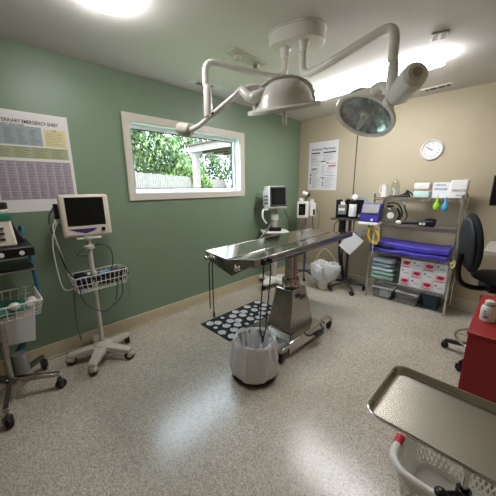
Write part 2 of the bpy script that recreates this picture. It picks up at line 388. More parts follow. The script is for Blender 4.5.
def grille(name, lab, cat, cx, cy, lx, ly, ang, n, m='white_plastic', core=.5):
    t = thing(name, lab, cat, (cx, cy, H)); M = place((cx, cy, H), rotz(ang))
    MB(M).box(-lx / 2, lx / 2, -ly / 2, ly / 2, -.008, 0).build('faceplate', m, t, bevel=.003)
    b = MB(M); a = lx * core / 2; b.box(-a, a, -ly * .3, ly * .3, -.0085, -.004); b.build('opening', 'black_plastic', t)
    for i in range(n):
        x = -a + (i + .5) * 2 * a / n; MB(M).box(x - a / n * .12, x + a / n * .12, -ly * .3, ly * .3, -.0105, -.008).build('slat', m, t)
grille('ceiling_vent', 'small white ceiling vent grille above the window wall', 'vent', .262, -2.18, .4, .13, PI / 2 - .05, 8)
grille('ceiling_vent', 'narrow ceiling air vent close to the beige back wall', 'vent', 1.99, -.25, .3, .12, -.1, 3, core=.8)
t = thing('ceiling_bracket', 'flat beige ceiling plate with two round knobs left of the surgical light mount', 'bracket', (1.01, -2.29, H))
M = place((1.01, -2.29, H), rotz(PI / 2 + .04)); MB(M).box(-.2, .2, -.06, .06, -.012, 0).build('plate', 'cream_dull', t, bevel=.003)
for sx in (-.11, .13): MB(M).lathe([(0, -.05), (.022, -.05), (.026, -.04), (.026, -.02), (.018, -.012)], 16, (sx, 0, 0)).build('knob', 'cream_dull', t)
t = thing('ceiling_sensor', 'small square beige ceiling sensor box beside the end of the fluorescent light', 'sensor', (2.245, -1.53, H))
M = place((2.245, -1.53, H), rotz(.3)); MB(M).box(-.055, .055, -.06, .06, -.015, 0).build('casing', 'cream_dull', t, bevel=.005)
for ii in (-.025, .025):
    for jj in (-.03, .0, .03): MB(M).box(ii - .016, ii + .016, jj - .008, jj + .008, -.0165, -.01).build('sensor_slot', 'dark_grey', t)

# ------------------------------------------------------------------ surgical light
sl = thing('surgical_light', 'cream double headed surgical light hanging from the ceiling over the steel table', 'surgical light', (1.5, -2.25, H))
Mo = place((1.54, -2.31, H), rotz(.25))
def stadium(lx, ly, n=12):
    out = []
    for sgn, a0 in ((1, -PI / 2), (-1, PI / 2)):
        for i in range(n + 1):
            a = a0 + PI * i / n; out.append((sgn * (lx / 2 - ly / 2) + ly / 2 * math.cos(a), ly / 2 * math.sin(a)))
    return out
q = MB(Mo); q.prism(stadium(.42, .30), -.01, 0); q.prism(stadium(.40, .28), -.095, -.01); q.build('ceiling_mount', 'cream', sl, bevel=.025, segs=5)
SL = Vector((1.47, -2.345, 0)); SR = Vector((1.62, -2.335, 0))
for S_ in (SL, SR):
    MB().lathe([(.024, -.17), (.031, -.165), (.033, -.12), (.05, -.085)], 20, (S_.x, S_.y, H)).build('stem', 'cream', sl)
# left arm
LB = Vector((1.205, -2.875, 2.36)); LPiv = Vector((1.215, -2.87, 2.0))
MB().tube(bend([(SL.x, SL.y, 2.45), (SL.x, SL.y, 2.315), (SL.x - .07, SL.y - .13, 2.315), LB, (LB.x, LB.y, 2.2)], .085, 10), .0235, 14).build('suspension_arm', 'cream', sl)
MB().lathe([(.0, 0), (.03, 0), (.031, .01), (.028, .17), (.02, .2)], 16, (LPiv.x, LPiv.y, 2.01)).build('arm_sleeve', 'cream', sl)
LE = Vector((1.45, -2.80, 2.125))
dirn = (LE - LPiv).normalized(); LC = LPiv - dirn * .12
q = MB(); q.tube(bend([LE, LPiv - dirn * .105, (1.03, -2.90, 1.945)], .05, 6), .018, 14); q.build('balance_arm', 'cream', sl)
MB().lathe([(.02, -.01), (.042, 0), (.046, .012), (.046, .11), (.04, .125), (.0, .125)], 20, (1.03, -2.90, 1.945), (Vector((.925, -2.915, 1.965)) - Vector((1.03, -2.90, 1.945)))).build('counterweight', 'cream_dull', sl)
MB().cyl(LPiv + dirn * .03 + Vector((.012, -.012, .005)), LPiv + dirn * .055 + Vector((.012, -.012, .005)), .008, seg=8).build('arm_stop', 'rubber_black', sl)
# right arm
RB = Vector((2.235, -2.37, 2.385)); RJ = Vector((2.235, -2.33, 2.02))
MB().tube(bend([(SR.x, SR.y, 2.45), (SR.x, SR.y, 2.295), (SR.x + .13, SR.y - .01, 2.295), RB, (RB.x, RB.y, 2.2)], .09, 10), .0255, 14).build('suspension_arm', 'cream', sl)
MB().lathe([(.012, 0), (.026, .01), (.029, .05), (.03, .15), (.02, .22)], 16, (RB.x, RB.y + .02, 2.0)).build('arm_sleeve', 'cream', sl)
def lamp_head(c, n, D, rot_ref):
    c = Vector(c); n = Vector(n).normalized(); Rr = D / 2; up = -n
    dome = [(Rr * .96, .016), (Rr * .82, .022), (Rr * .78, .035), (Rr * .735, .075), (Rr * .66, .108), (Rr * .53, .140), (Rr * .36, .163), (Rr * .18, .172), (0, .174)]
    h = MB().shell(dome, 40, loc=c, axis=up).build('lamp_head', 'cream', sl)
    rim = [(Rr * .93, -.006), (Rr * .99, -.008), (Rr, .0), (Rr, .012), (Rr * .95, .02), (Rr * .9, .02), (Rr * .84, .014), (Rr * .86, .0)]
    MB().lathe(rim, 40, c, up, closed=True).build('rim', 'cream', h)
    ref = [(Rr * .85, .006), (Rr * .74, .03), (Rr * .6, .055), (Rr * .42, .075), (Rr * .22, .085), (.03, .087)]
    MB().shell(ref, 14, loc=c, axis=up).build('reflector', 'reflector', h, smooth=False)
    MB().lathe([(Rr * .9, .004), (Rr * .9, .008)], 40, c, up).build('glass_cover', 'lamp_glass', h)
    MB().lathe([(0, -.1), (.013, -.098), (.017, -.05), (.019, .0), (.042, .015), (.045, .05), (.035, .086)], 20, c, up).build('centre_handle', 'white_plastic', h)
    for s_a in (-.6, .9):     # reinforcement band over the dome
        pass
    X = Vector(rot_ref); X = (X - up * X.dot(up)).normalized()
    pts = []
    for i in range(13):
        a = PI * i / 12; r_, z_ = Rr * .79 * math.cos(a), .02 + (.157) * math.sin(a) ** .8
        pts.append(c + X * r_ + up * z_)
    q = MB(); Y = up.cross(X)
    vs_, fs = [], []
    for i, p in enumerate(pts):
        rad = (p - c - up * .03).normalized()
        for o_ in (-.045, .045): vs_ += [p + Y * o_, p + Y * o_ + rad * .012]
    for i in range(len(pts) - 1):
        a = i * 4; b = a + 4
        fs += [(a, a + 1, b + 1, b), (a + 2, b + 2, b + 3, a + 3), (a + 1, a + 3, b + 3, b + 1)]
    q.add(vs_, fs); q.build('dome_band', 'cream', h)
    return h
LH = Vector((1.649, -2.575, 2.03)); nL = Vector((-.087, .275, -.957))
lamp_head(LH, nL, .485, R_ - U_ * -.3)
up = -nL.normalized()
q = MB(); a0 = LH - Vector((R_.x, R_.y, R_.z)) * .155 + up * .085
q.tube(spline([LE - dirn * .02, LE + Vector((.02, .015, .012)), a0 + Vector((-.01, -.07, -.03)), a0 + Vector((.05, -.03, -.02)), a0 + Vector((.06, .03, .02))]), [.02] * 8 + [.03] * 10 + [.036] * 15, 14)
q.build('lamp_yoke', 'cream', sl)
q = MB(); q.tube(spline([LE + Vector((.02, .015, .012)), LE + Vector((.07, .07, .03)), a0 + Vector((.04, .1, .05))]), .022, 12); q.build('lamp_yoke', 'cream', sl)
RH = Vector((1.965, -2.056, 2.01)); nR = Vector((-.1632, -.5201, -.8383))
lamp_head(RH, nR, .43, R_)
up = -nR
back = RH + up * .1
q = MB(); q.tube(spline([RJ + Vector((.03, -.03, 0)), RJ + Vector((-.05, .0, .075)), Vector((2.12, -2.3, 2.10)), back + Vector((.09, -.12, .03)), back + Vector((.04, .02, -.02))]), [.027] * 20 + [.03] * 13, 14); q.build('lamp_yoke', 'cream', sl)
c0 = Vector((2.255, -2.33, 2.015)); c1 = Vector((2.40, -2.52, 2.055)); ax_ = (c1 - c0)
q = MB(); q.lathe([(.028, -.02), (.05, .03), (.06, .06), (.063, .2), (.058, ax_.length), (.04, ax_.length + .018), (.0, ax_.length + .022)], 28, c0, ax_); q.build('counterweight', 'cream', sl)
MB().lathe([(.024, 0), (.022, .003), (0, .004)], 20, c1 + ax_.normalized() * .02, ax_).build('end_cap', 'cream_dull', sl)
q = MB(); q.tube([RJ + Vector((.01, -.01, -.02)), RJ + Vector((-.02, .02, -.012)), RJ + Vector((-.035, .035, -.005))], .03, 14); q.build('arm_joint', 'cream', sl)

# ------------------------------------------------------------------ operating table
tb = thing('operating_table', 'stainless steel operating table with V shaped top on a wheeled pedestal', 'operating table', (1.27, -1.93, 0))
NL, NR, FL, FR = Vector((1.018, -2.788, 1.0)), Vector((1.516, -2.742, 1.0)), Vector((.965, -1.10, 1.0)), Vector((1.465, -.99, 1.0))
def panel(a, b, c, d, da, db, dc, dd, th=.012):   # corners ccw with drops
    A = [Vector(p) - Vector((0, 0, h)) for p, h in ((a, da), (b, db), (c, dc), (d, dd))]
    return [p - Vector((0, 0, th)) for p in A], A
mn, mf = (NL + NR) / 2, (FL + FR) / 2
g = .012; ux = Vector((1, .09, 0)).normalized()
b_, t_ = panel(NL, mn - ux * g, mf - ux * g, FL, 0, .035, .035, 0); MB().frustum(b_, t_).build('tabletop_panel', 'steel', tb, bevel=.004)
b_, t_ = panel(mn + ux * g, NR, FR, mf + ux * g, .035, 0, 0, .035); MB().frustum(b_, t_).build('tabletop_panel', 'steel', tb, bevel=.004)
b_, t_ = panel(mn - ux * g * 1.3, mn + ux * g * 1.3, mf + ux * g * 1.3, mf - ux * g * 1.3, .046, .046, .046, .046); MB().frustum(b_, t_).build('drain_channel', 'steel_brushed', tb)
yv = Vector((-.03, 1, 0))
for a, c in ((NL, FL), (NR, FR)):   # side rails
    s_ = 1 if a is NR else -1
    q = MB(); w_ = ux * .018 * s_; z_ = Vector((0, 0, 1))
    bq = [a - z_ * .06, a + w_ - z_ * .06, c + w_ - z_ * .06, c - z_ * .06]; tq = [a + z_ * .002, a + w_ + z_ * .002, c + w_ + z_ * .002, c + z_ * .002]
    q.frustum(bq, tq); q.build('side_rail', 'steel_brushed', tb, bevel=.003)
    q = MB(); q.tube([a + w_ * 1.5 - z_ * .045 + yv * .1, c + w_ * 1.5 - z_ * .045 - yv * .1], .008, 8); q.build('accessory_rail', 'dark_grey', tb)
# end plates (trapezoid under the V)
def endplate(a, b, off, m='steel_brushed', dp=.165):
    e = (b - a); A = [a + e * .0, a + e * 1.0, a + e * .93 - Vector((0, 0, .05)), a + e * .62 - Vector((0, 0, .135)), a + e * .40 - Vector((0, 0, .135)), a + e * .02 - Vector((0, 0, .05))]
    A = [a, a + e * .5 - Vector((0, 0, .035)), b, b - Vector((0, 0, .05)), a + e * .9 - Vector((0, 0, .075)), a + e * .58 - Vector((0, 0, dp)), a + e * .28 - Vector((0, 0, dp * .7)), a + e * .04 - Vector((0, 0, .07))]
    n = len(A); o_ = off * .006; MB().add([p for p in A] + [p + o_ for p in A], [tuple(range(n)), tuple(range(2 * n - 1, n - 1, -1))] + [(i, (i + 1) % n, n + (i + 1) % n, n + i) for i in range(n)]).build('end_plate', m, tb, smooth=False)
endplate(NL, NR, Vector((0, -1, 0))); endplate(FL, FR, Vector((0, 1, 0)))
# trough under the top
q = MB(); A = [NL + ux * .05, NR - ux * .05]; 
bq = [NL + ux * .2 + Vector((0, .02, -.13)), NR - ux * .19 + Vector((0, .02, -.13)), FR - ux * .19 + Vector((0, -.02, -.09)), FL + ux * .2 + Vector((0, -.02, -.09))]
tq = [NL + ux * .03 + Vector((0, .02, -.06)), NR - ux * .03 + Vector((0, .02, -.06)), FR - ux * .03 + Vector((0, -.02, -.06)), FL + ux * .03 + Vector((0, -.02, -.06))]
q.frustum(bq, tq); q.build('under_frame', 'dark_grey', tb, bevel=.004)
def clamp(p, s_):
    q = MB(); p = Vector(p); q.cyl(p, p + Vector((0, -.03, -.01)), .009, seg=10); q.cyl(p + Vector((0, -.03, -.01)), p + Vector((0, -.045, -.012)), .02, seg=14)
    q.tube([p + Vector((-.03 * s_, -.02, .012)), p + Vector((.03 * s_, -.025, -.015))], .006, 8); q.build('tie_clamp', 'chrome', tb)
clamp((1.06, -2.793, .955), 1); clamp((1.40, -2.765, .93), 1)
for yy in (-2.65, -2.58): q = MB(); q.box(1.52, 1.55, yy, yy + .03, .945, .985); q.build('tie_cleat', 'black_plastic', tb, bevel=.004)
# column + pedestal
cx, cy = 1.325, -1.99
MB().cyl((cx, cy, .6), (cx, cy, .88), .062, seg=28).build('lift_column', 'steel_brushed', tb)
MB().lathe([(.055, .55), (.085, .55), (.09, .57), (.09, .625), (.08, .64), (.055, .64)], 28, (cx, cy, 0)).build('column_collar', 'steel_brushed', tb)
MB().box(cx - .07, cx + .07, cy - .12, cy + .12, .87, .9).build('top_bracket', 'dark_grey', tb, bevel=.005)
q = MB(); q.frustum([(1.185, -2.185, .14), (1.48, -2.185, .14), (1.48, -1.79, .14), (1.185, -1.79, .14)], [(1.225, -2.1, .545), (1.43, -2.1, .545), (1.43, -1.88, .545), (1.225, -1.88, .545)]); q.build('pedestal_cover', 'steel_brushed', tb, bevel=.008)
q = MB(); q.frustum([(1.06, -2.33, .045), (1.585, -2.33, .045), (1.585, -1.70, .045), (1.06, -1.70, .045)], [(1.07, -2.31, .14), (1.565, -2.31, .14), (1.565, -1.72, .14), (1.07, -1.72, .14)]); q.build('base', 'steel', tb, bevel=.008)
for (x, y0, y1) in ((1.545, -2.45, -2.31), (1.1, -2.45, -2.31), (1.545, -1.72, -1.56), (1.1, -1.72, -1.56)):
    MB().box(x - .035, x + .035, y0, y1, .1, .14).build('base_leg', 'steel', tb, bevel=.006)
def caster(x, y, r, parent, ang=0, wm='rubber_black', hm='dark_grey', wid=.022, top=.03, name='caster', hood=False):
    M = place((x, y, 0), rotz(ang)); q = MB(M)
    q.lathe([(0, -wid / 2), (r * .8, -wid / 2), (r, -wid / 3), (r, wid / 3), (r * .8, wid / 2), (0, wid / 2)], 20, (0, 0, r), (0, 1, 0))
    q.mi = 1
    if hood:
        q.ell((.004, 0, r * 1.25), r * 1.0, wid * .75, r * .85, 14, 8)
    else:
        q.box(-r * .35, r * .35, -wid * .8, -wid * .55, r * .7, r * 2.15); q.box(-r * .35, r * .35, wid * .55, wid * .8, r * .7, r * 2.15); q.box(-r * .35, r * .35, -wid * .8, wid * .8, r * 2.05, r * 2.25)
    q.cyl((0, 0, r * 2.05), (0, 0, r * 2.2 + top), .009, seg=10)
    return q.build(name, [wm, hm], parent)
for x, y in ((1.555, -2.42), (1.09, -2.42), (1.555, -1.585), (1.09, -1.585)): caster(x, y, .042, tb, PI / 2 + .2, wid=.035, top=.005)
q = MB(); q.tube(bend([(1.57, -2.1, .17), (1.62, -2.1, .15), (1.63, -1.98, .13), (1.63, -1.84, .13), (1.57, -1.8, .15)], .03), .009, 8); q.box(1.6, 1.66, -2.0, -1.88, .115, .13); q.build('foot_pedal', 'black_plastic', tb)
MB().box(1.46, 1.475, -2.03, -1.95, .45, .49).build('brake_lever', 'black_plastic', tb, bevel=.004)
# tie cords
q = MB(); q.tube(spline([(1.125, -2.83, .94), (1.122, -2.848, .9), (1.122, -2.85, .7), (1.118, -2.85, .52)]), .005, 6)
q.tube(spline([(1.145, -2.83, .94), (1.165, -2.848, .88), (1.167, -2.85, .7), (1.168, -2.85, .49)]), .005, 6); q.tube([(1.168, -2.85, .5), (1.169, -2.85, .46)], .009, 8)
q.tube(spline([(1.125, -2.83, .94), (1.12, -2.8, .935), (1.06, -2.845, .955)]), .004, 6)
tag(q.build('tie_cord', 'cord_purple'), 'dark purple tie cord with two loose ends hanging from the near left table end', 'cord')
q = MB(); q.tube(spline([(1.535, -2.64, .935), (1.552, -2.66, .9), (1.545, -2.68, .6), (1.538, -2.68, .42), (1.553, -2.665, .35), (1.568, -2.65, .42), (1.57, -2.63, .6), (1.565, -2.59, .9), (1.535, -2.57, .935)]), .0055, 6)
q.tube([(1.553, -2.665, .36), (1.553, -2.665, .31)], .009, 8)
tag(q.build('tie_cord', 'cord_purple'), 'dark purple looped tie cord hanging over the bin from the right table edge', 'cord')

# ------------------------------------------------------------------ paw print mat
q = MB(); q.box(.48, .975, -2.525, -1.585, 0, .009); q.mi = 1
def disc(cx, cy, rx, ry_, a=0, n=12):
    co, si = math.cos(a), math.sin(a)
    q.prism([(cx + rx * math.cos(2 * PI * i / n) * co - ry_ * math.sin(2 * PI * i / n) * si, cy + rx * math.cos(2 * PI * i / n) * si + ry_ * math.sin(2 * PI * i / n) * co) for i in range(n)], .0085, .0105)
rr = random.Random(3)
for j in range(9):
    for i in range(4):
        x = .545 + i * .125 + (.06 if j % 2 else 0); y = -2.46 + j * .101
        if x > .945: continue
        a = rr.uniform(-.6, .6) + (PI if rr.random() < .3 else 0)
        if (i * 2 + j) % 5 == 2: disc(x, y, .027, .022, a); continue
        disc(x, y - .0, .042, .03, a)
        for tx, ty in ((-.037, .022), (-.014, .042), (.014, .042), (.037, .022)):
            disc(x + tx * math.cos(a) - ty * math.sin(a), y + tx * math.sin(a) + ty * math.cos(a), .013, .017, a, 8)
tag(q.build('floor_mat', ['mat_black', 'paw_white'], smooth=False), 'black floor mat with white paw prints under the operating table', 'mat')

# ------------------------------------------------------------------ bins and bags
def bag(cx, cy, prof, seg, wr, seed, fold=9):
    rg = random.Random(seed); ph = [rg.uniform(0, 6.28) for _ in range(6)]; vs_ = []; fs = []
    n = len(prof)
    for i, (r, z) in enumerate(prof):
        for k in range(seg):
            a = 2 * PI * k / seg
            w_ = wr[i] * (math.sin(fold * a + ph[0] + i * .35) * .5 + math.sin(5 * a + ph[1] - i * .5) * .4 + math.sin(17 * a + ph[2]) * .25 + rg.uniform(-.3, .3))
            vs_.append((cx + (r + w_) * math.cos(a), cy + (r + w_) * math.sin(a), z + wr[i] * .7 * math.sin(4 * a + ph[3] + i)))
    for i in range(n - 1):
        for k in range(seg):
            k2 = (k + 1) % seg; fs.append((i * seg + k, i * seg + k2, (i + 1) * seg + k2, (i + 1) * seg + k))
    return MB().add(vs_, fs)
bx, by = 1.485, -2.69
t = thing('waste_bin', 'round steel kick bucket on a black wheeled ring in front of the table', 'bin', (bx, by, 0))
MB().lathe([(.0, .05), (.135, .05), (.15, .31), (.156, .316), (.154, .305), (.14, .06), (.0, .06)], 32, (bx, by, 0)).build('bucket', 'steel', t)
MB().lathe([(.15, .022), (.186, .02), (.192, .03), (.186, .04), (.15, .046)], 36, (bx, by, 0), closed=True).build('bumper_ring', 'rubber_black', t)
for kk in range(3):
    a = kk * 2.094 + .5; MB().lathe([(0, -.01), (.014, -.01), (.014, .01), (0, .01)], 12, (bx + .15 * math.cos(a), by + .15 * math.sin(a), .015), (math.cos(a), math.sin(a), 0)).build('wheel', 'rubber_black', t)
prof = [(.045, .09), (.09, .1), (.12, .15), (.13, .21), (.142, .28), (.155, .328), (.166, .336), (.174, .322), (.178, .28), (.184, .22), (.189, .17), (.195, .12), (.198, .075), (.192, .052)]
wr = [.01, .02, .03, .03, .022, .01, .007, .008, .013, .017, .018, .017, .014, .008]
tag(bag(bx, by, prof, 72, wr, 4).build('bin_liner', 'bag_film'), 'crumpled white plastic liner draped over the front kick bucket', 'bag')
px_, py_ = .89, -.52
t = thing('steel_pail', 'small stainless pail on the floor beyond the far table end', 'pail', (px_, py_, 0))
MB().lathe([(0, 0), (.12, 0), (.125, .01), (.148, .3), (.155, .305), (.15, .298), (.12, .02), (0, .015)], 28, (px_, py_, 0)).build('bucket', 'steel', t)
hp = [(px_ - .15 * .7, py_ - .15 * .7, .29), (px_ - .16 * .7, py_ - .16 * .7, .4), (px_ - .02, py_ - .02, .62), (px_ + .17 * .7, py_ + .17 * .7, .4), (px_ + .15 * .7, py_ + .15 * .7, .29)]
MB().tube(spline(hp), .004, 6).build('bail_handle', 'white_wire', t)
prof = [(.03, .1), (.09, .13), (.12, .22), (.14, .31), (.165, .38), (.19, .385), (.2, .34), (.2, .28), (.19, .22), (.17, .17), (.165, .16)]
tag(bag(px_, py_, prof, 60, [.01, .02, .02, .022, .024, .03, .028, .03, .03, .025, .012], 9, 7).build('bin_liner', 'bag_film'), 'puffy white plastic liner bulging over the far steel pail', 'bag')

# ------------------------------------------------------------------ five star bases
def star_base(parent, cx, cy, R0, n, a0, z, m, wheel_r, hood=False, tubew=.022, wm='rubber_black', hm='dark_grey', slope=.04):
    for kk in range(n):
        a = a0 + 2 * PI * kk / n; ex, ey = cx + R0 * math.cos(a), cy + R0 * math.sin(a)
        q = MB(); q.tube([(cx, cy, z + slope), (cx + R0 * .5 * math.cos(a), cy + R0 * .5 * math.sin(a), z + slope * .4), (ex, ey, z)], [tubew * 1.15, tubew, tubew * .85], 10); q.build('base_leg', m, parent)
        caster(ex, ey, wheel_r, parent, a + 1.0, wm=wm, hm=hm, hood=hood, top=max(.0, z - wheel_r * 2.2 - .0))
# patient monitor cart by the left wall
mx_, my_ = .33, -3.50
mc = thing('monitor_cart', 'beige patient monitor on a rolling stand with wire basket against green wall', 'monitor stand', (mx_, my_, 0))
for kk in range(5):
    a = -.63 + kk * 2 * PI / 5; ex, ey = mx_ + .255 * math.cos(a), my_ + .255 * math.sin(a)
    dv = Vector((math.cos(a), math.sin(a), 0)); sv = Vector((-dv.y, dv.x, 0)); c_ = Vector((mx_, my_, 0)); e_ = Vector((ex, ey, 0)) + dv * .02
    q = MB(); z = Vector((0, 0, 1))
    q.frustum([c_ + sv * -.06 + z * .085, e_ - sv * .034 + z * .075, e_ + sv * .034 + z * .075, c_ + sv * .06 + z * .085], [c_ - sv * .055 + z * .145, e_ - sv * .028 + z * .108, e_ + sv * .028 + z * .108, c_ + sv * .055 + z * .145])
    q.build('base_leg', 'cream_dull', mc, bevel=.01, segs=3)
    caster(ex, ey, .041, mc, a + .9, hood=True, hm='cream_dull', wid=.044, top=.0)
MB().lathe([(.075, .09), (.075, .14), (.06, .155), (.035, .16), (.0, .16)], 24, (mx_, my_, 0)).build('base_hub', 'cream_dull', mc)
pxy = (.31, -3.495)
MB().tube([(mx_ - .01, my_, .13), (pxy[0], pxy[1], 1.12)], .019, 16).build('pole', 'cream_dull', mc)
MB().box(.28, .31, -3.505, -3.485, .14, .26).build('pole_gusset', 'cream_dull', mc, bevel=.003)
# monitor housing, facing +x turned a little towards -y
Mm = place((.27, -3.48, 1.307), rotz(math.radians(-9)) @ Matrix.Rotation(math.radians(-6), 3, 'Y'))
q = MB(Mm); q.box(-.05, .06, -.18, .178, -.18, .168); hs = q.build('monitor', 'beige_plastic', mc, bevel=.025, segs=4)
q = MB(Mm); q.frustum([(-.11, -.13, -.14), (-.05, -.17, -.16), (-.05, .17, -.16), (-.11, .13, -.14)], [(-.11, -.13, .13), (-.05, -.17, .15), (-.05, .17, .15), (-.11, .13, .13)]); q.build('rear_casing', 'beige_plastic', hs, bevel=.012)
q = MB(Mm); q.box(.058, .063, -.138, .138, -.088, .142); q.build('screen', 'screen', hs, bevel=.002)
q = MB(Mm); q.prism([(-.12, -.1), (.1, -.1), (.05, -.135), (.0, -.15), (-.06, -.135)], 0, 1); 
qq = MB(Mm); qq.add([(.0595, y, z) for y, z in ((-.135, -.112), (.07, -.112), (.04, -.135), (-.02, -.152), (-.08, -.135))] + [(.0625, y, z) for y, z in ((-.135, -.112), (.07, -.112), (.04, -.135), (-.02, -.152), (-.08, -.135))], [(0, 1, 2, 3, 4), (9, 8, 7, 6, 5)] + [(i, (i + 1) % 5, 5 + (i + 1) % 5, 5 + i) for i in range(5)]); qq.build('keypad_band', 'purple_print', hs)
MB(Mm).lathe([(.016, 0), (.016, .012), (.0, .013)], 16, (.058, .112, -.125), (1, 0, 0)).build('dial', 'black_plastic', hs)
MB(Mm).box(-.03, .05, -.09, .09, -.2, -.185).build('handle_tray', 'white_plastic', hs, bevel=.003)
q = MB(Mm); q.box(-.06, .0, -.215, -.183, -.02, .1); q.build('cable_block', 'black_plastic', hs, bevel=.006)
for zz in (-.05, -.02, .02, .06): MB(Mm).cyl((-.03, -.18, zz), (-.03, -.225, zz), .011, seg=10).build('plug', 'white_plastic', hs)
MB().lathe([(.03, 0), (.04, .01), (.04, .03), (.028, .04)], 18, (pxy[0], pxy[1], 1.02)).build('pole_clamp', 'cream_dull', mc)
MB().lathe([(.02, 0), (.045, .01), (.045, .03), (.02, .045)], 18, (pxy[0] - .005, pxy[1], 1.1)).build('monitor_mount', 'cream_dull', mc)
def wire_basket(parent, M, lx, ly, h, m, nx, ny, r=.0032, name='wire_basket', taper=.9):
    q = MB(M)
    def loop(s_, z, rad=r): 
        x, y = lx / 2 * s_, ly / 2 * s_; q.tube(bend([(-x, 0, z), (-x, -y, z), (x, -y, z), (x, y, z), (-x, y, z), (-x, 0, z)], .02, 4), rad, 6)
    loop(1, h, r * 1.5); loop(taper + (1 - taper) * .5, h * .5); loop(taper, 0)
    for i in range(nx + 1):
        x = -lx / 2 + lx * i / nx
        for s_ in (-1, 1): q.tube([(x, s_ * ly / 2, h), (x * taper, s_ * ly / 2 * taper, 0)], r, 5)
        q.tube([(x * taper, -ly / 2 * taper, 0), (x * taper, ly / 2 * taper, 0)], r, 5)
    for i in range(ny + 1):
        y = -ly / 2 + ly * i / ny
        for s_ in (-1, 1): q.tube([(s_ * lx / 2, y, h), (s_ * lx / 2 * taper, y * taper, 0)], r, 5)
    return q.build(name, m, parent)
Mb = place((.29, -3.445, .675), rotz(.06)); wire_basket(mc, Mb, .2, .43, .13, 'white_wire', 5, 11)
MB(Mb).box(.0, .03, -.06, -.02, .02, .1).build('basket_clamp', 'cream_dull', mc)
# contents of the basket
rg = random.Random(5)
for i in range(18):
    y = -.17 + i * .021; pts = [(rg.uniform(-.06, .06), y, rg.uniform(.02, .06)), (rg.uniform(-.07, .07), y + .05, rg.uniform(.05, .12)), (rg.uniform(-.07, .07), y - .03, rg.uniform(.04, .1)), (rg.uniform(-.06, .06), y + .03, .02)]
    q = MB(Mb); q.tube(spline(pts, 6), .011, 7)
    tag(q.build('coiled_cable', 'black_plastic' if i % 3 else 'ink_blue'), 'tangled sensor cable lying in the wire basket of the beige monitor stand', 'cable', 'cables in the monitor stand basket')
tag(MB(Mb).box(-.07, .02, -.19, -.1, .008, .14).build('cuff_pouch', 'black_fabric', bevel=.015, segs=3), 'black cuff pouch at the near end of the monitor stand basket', 'pouch')
tag(MB(Mb).cyl((.0, -.09, .115), (.0, -.02, .13), .02, seg=14).build('supply_bottle', 'white_plastic', bevel=.004), 'white capped tube lying on the cables in the monitor stand basket', 'bottle')
tag(MB(Mb).box(-.03, .03, .0, .09, .1, .125).build('wipe_packet', 'blue_hose', bevel=.006), 'small light blue packet lying on the cables in the monitor stand basket', 'packet')
tag(MB(Mb).box(-.05, .05, .11, .18, .01, .125).build('cuff_pouch', 'dark_grey', bevel=.015), 'dark grey pouch at the far end of the monitor stand basket', 'pouch')
# hanging cables of the monitor
def cab(pts, r, m, name='cable', parent=mc): return MB().tube(spline(pts, 8), r, 6).build(name, m, parent)
cab([(.24, -3.69, 1.28), (.26, -3.72, 1.2), (.27, -3.69, .98), (.27, -3.66, .83), (.28, -3.60, .8)], .0045, 'white_wire')
cab([(.24, -3.69, 1.32), (.25, -3.74, 1.2), (.28, -3.70, 1.0), (.3, -3.665, .74), (.29, -3.63, .72)], .005, 'mid_grey')
cab([(.24, -3.69, 1.25), (.28, -3.74, 1.1), (.3, -3.74, .85), (.32, -3.72, .72), (.31, -3.65, .71), (.29, -3.6, .78)], .004, 'white_wire')
cab([(.24, -3.69, 1.38), (.24, -3.73, 1.3), (.25, -3.72, 1.15), (.3, -3.68, .9), (.28, -3.62, .75)], .006, 'dark_grey')
cab([(.31, -3.49, 1.03), (.36, -3.42, 1.06), (.34, -3.34, 1.0), (.28, -3.31, .88), (.27, -3.33, .8)], .004, 'ink')
cab([(.31, -3.49, 1.04), (.36, -3.56, 1.03), (.36, -3.6, .99), (.33, -3.52, .97)], .004, 'ink')
cab([(.38, -3.62, .74), (.4, -3.62, .64), (.4, -3.56, .53), (.4, -3.46, .47), (.4, -3.37, .53), (.38, -3.33, .66), (.36, -3.29, .77)], .005, 'ink_blue')
cab([(.36, -3.26, .77), (.38, -3.22, .6), (.38, -3.28, .48), (.38, -3.33, .42)], .0035, 'mid_grey')
cab([(.36, -3.28, .74), (.40, -3.30, .6), (.41, -3.36, .52), (.4, -3.40, .50)], .004, 'ink')
cab([(.37, -3.64, .72), (.37, -3.66, .62), (.35, -3.67, .4), (.33, -3.66, .25)], .0045, 'mid_grey')
cab([(.35, -3.66, .74), (.33, -3.67, .6), (.3, -3.67, .4), (.3, -3.66, .24), (.31, -3.65, .22)], .003, 'green_cloth')

# ------------------------------------------------------------------ left anaesthesia cart (partly in frame)
lc = thing('equipment_trolley', 'steel five legged equipment trolley with shelves at the left edge of the photo', 'trolley', (.42, -4.14, 0))
for (ex, ey) in ((.71, -4.20), (.525, -3.875), (.16, -3.925), (.14, -4.33), (.46, -4.45)):
    v = Vector((ex - .42, ey + 4.14, 0)); a = math.atan2(v.y, v.x)
    q = MB(); sv = Vector((-v.y, v.x, 0)).normalized() * .018; c_ = Vector((.42, -4.14, 0)); e_ = Vector((ex, ey, 0)); z = Vector((0, 0, 1))
    q.frustum([c_ - sv + z * .14, e_ - sv + z * .115, e_ + sv + z * .115, c_ + sv + z * .14], [c_ - sv + z * .19, e_ - sv + z * .14, e_ + sv + z * .14, c_ + sv + z * .19]); q.build('base_leg', 'steel_brushed', lc, bevel=.005)
    caster(ex, ey, .038, lc, a + .6, wid=.032, top=.02)
MB().cyl((.42, -4.14, .12), (.42, -4.14, 1.7), .024, seg=20).build('pole', 'steel_brushed', lc)
MB().lathe([(0, .19), (.045, .19), (.047, .2), (.047, .33), (.04, .34), (.0, .338)], 24, (.405, -4.075, 0)).build('weight_can', 'mid_grey', lc)
